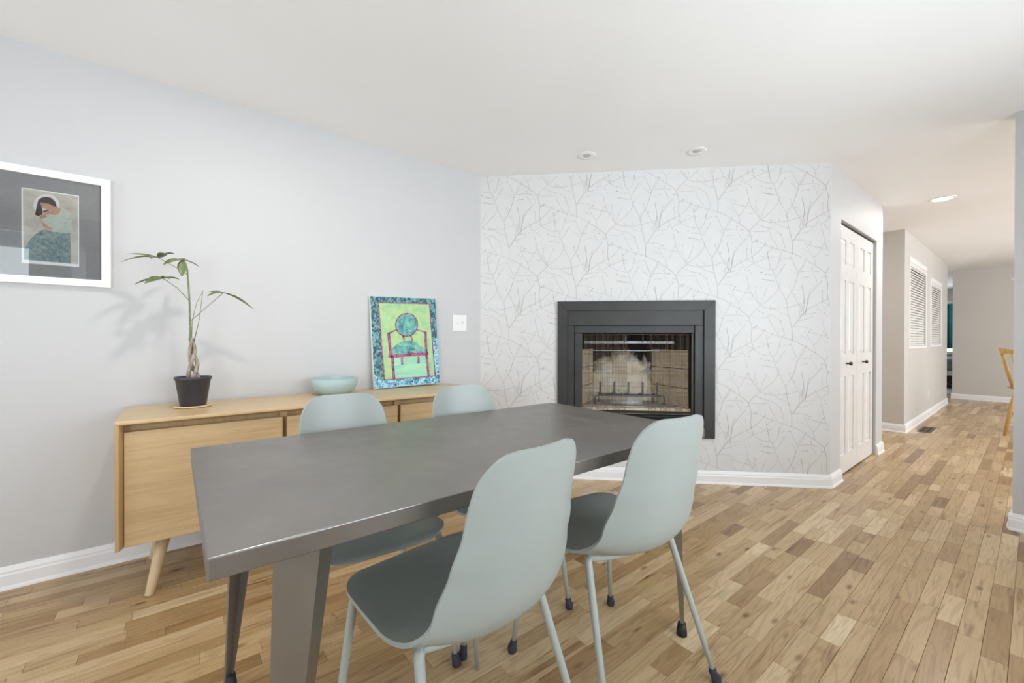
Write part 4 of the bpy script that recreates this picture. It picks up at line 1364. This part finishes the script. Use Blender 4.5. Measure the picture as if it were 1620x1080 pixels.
cd = thing('chandelier', 'small crystal chandelier peeking past the right wall end', 'chandelier', (7.6, -.10, H))
m_ = MB(); m_.lathe([(0, 0), (.06, 0), (.055, -.02), (.01, -.03), (0, -.03)], n=20); m_.build('canopy', 'chrome', cd)
m_ = MB(); m_.tube([(0, 0, -.02), (0, 0, -.72)], .006, 8); m_.build('stem', 'chrome', cd)
for k in range(6):
    a = k * pi / 3 + .35
    ca, sa = cos(a), sin(a)
    m_ = MB(); m_.tube([(0, 0, -.68), (.12 * ca, .12 * sa, -.74), (.22 * ca, .22 * sa, -.70), (.26 * ca, .26 * sa, -.62)], .006, 8); ar = m_.build('arm', 'chrome', cd)
    m_ = MB(); m_.lathe([(0, 0), (.022, .004), (.024, .01), (.009, .012), (.009, .06), (0, .075)], (.26 * ca, .26 * sa, -.62), 12); m_.build('candle_cup', 'crystal', ar)
    for dz, rr in ((-.66, .26), (-.73, .24), (-.79, .14)):
        m_ = MB(); m_.lathe([(0, .018), (.009, 0), (0, -.026)], (rr * ca, rr * sa, dz), 6, smooth=False); m_.build('crystal_drop', 'crystal', ar)

# ------------------------------------------------------------------ bedroom glimpse at the end of the hall
bw = struct(thing('window_5', '', 'window', (XM, 1.6, 0)), 'bright bedroom window behind the teal curtain', 'window')
m_ = MB(); m_.box(-.012, -.002, -.55, .75, .83, 2.0); m_.build('pane', 'sky_pane', bw)
m_ = MB(); m_.box(-.03, 0, -.62, .82, 2.03, 2.12); m_.box(-.05, 0, -.62, .82, .76, .81); m_.build('casing', 'trim', bw)
m_ = MB(); bm = m_.bm
cols_ = []
for i in range(121):
    t = i / 120
    yy = 1.05 + t * .75
    xx = XM - .11 + .03 * sin(t * 2 * pi * 9) + .01 * sin(t * 2 * pi * 23)
    cols_.append((bm.verts.new((xx, yy, .905)), bm.verts.new((xx, yy, 2.05))))
for a, b in zip(cols_, cols_[1:]):
    f = bm.faces.new((a[0], b[0], b[1], a[1])); f.smooth = True
o = m_.build('curtain', 'teal', None, recalc=False)
sm = o.modifiers.new('thickness', 'SOLIDIFY'); sm.thickness = .004
tag(o, 'teal pleated curtain in the far bedroom window', 'curtain')
bd = thing('bed', 'bed with blue-grey duvet glimpsed through the far doorway', 'bed', (14.6, 1.55, 0))
m_ = MB(); m_.box(-.75, .75, -.7, 1.2, .12, .30, .01); m_.build('bed_base', 'black', bd)
m_ = MB(); m_.box(-.75, .75, -.7, 1.2, .30, .44, .03, 2); m_.build('mattress', 'linen', bd)
m_ = MB(); m_.box(-.78, .74, -.72, 1.22, .40, .70, .06, 3); m_.build('duvet', 'duvet', bd)
for sx in (-.68, .68):
    for sy in (-.62, 1.1):
        m_ = MB(); m_.box(sx - .03, sx + .03, sy - .03, sy + .03, 0, .13); m_.build('leg', 'bedwood', bd)
m_ = MB(); m_.box(12.4, 13.75, .8, 2.6, 0, .014, .004)
tag(m_.build('rug', 'rug', None), 'pale grey bedroom rug in front of the bed', 'rug')
m_ = MB(); m_.box(XF + .0, XF + .12, 1.02, 2.2, -.001, .008, .003)
tag(m_.build('threshold_strip', 'bedwood', None), 'reddish wood threshold strip in the far doorway', 'threshold')
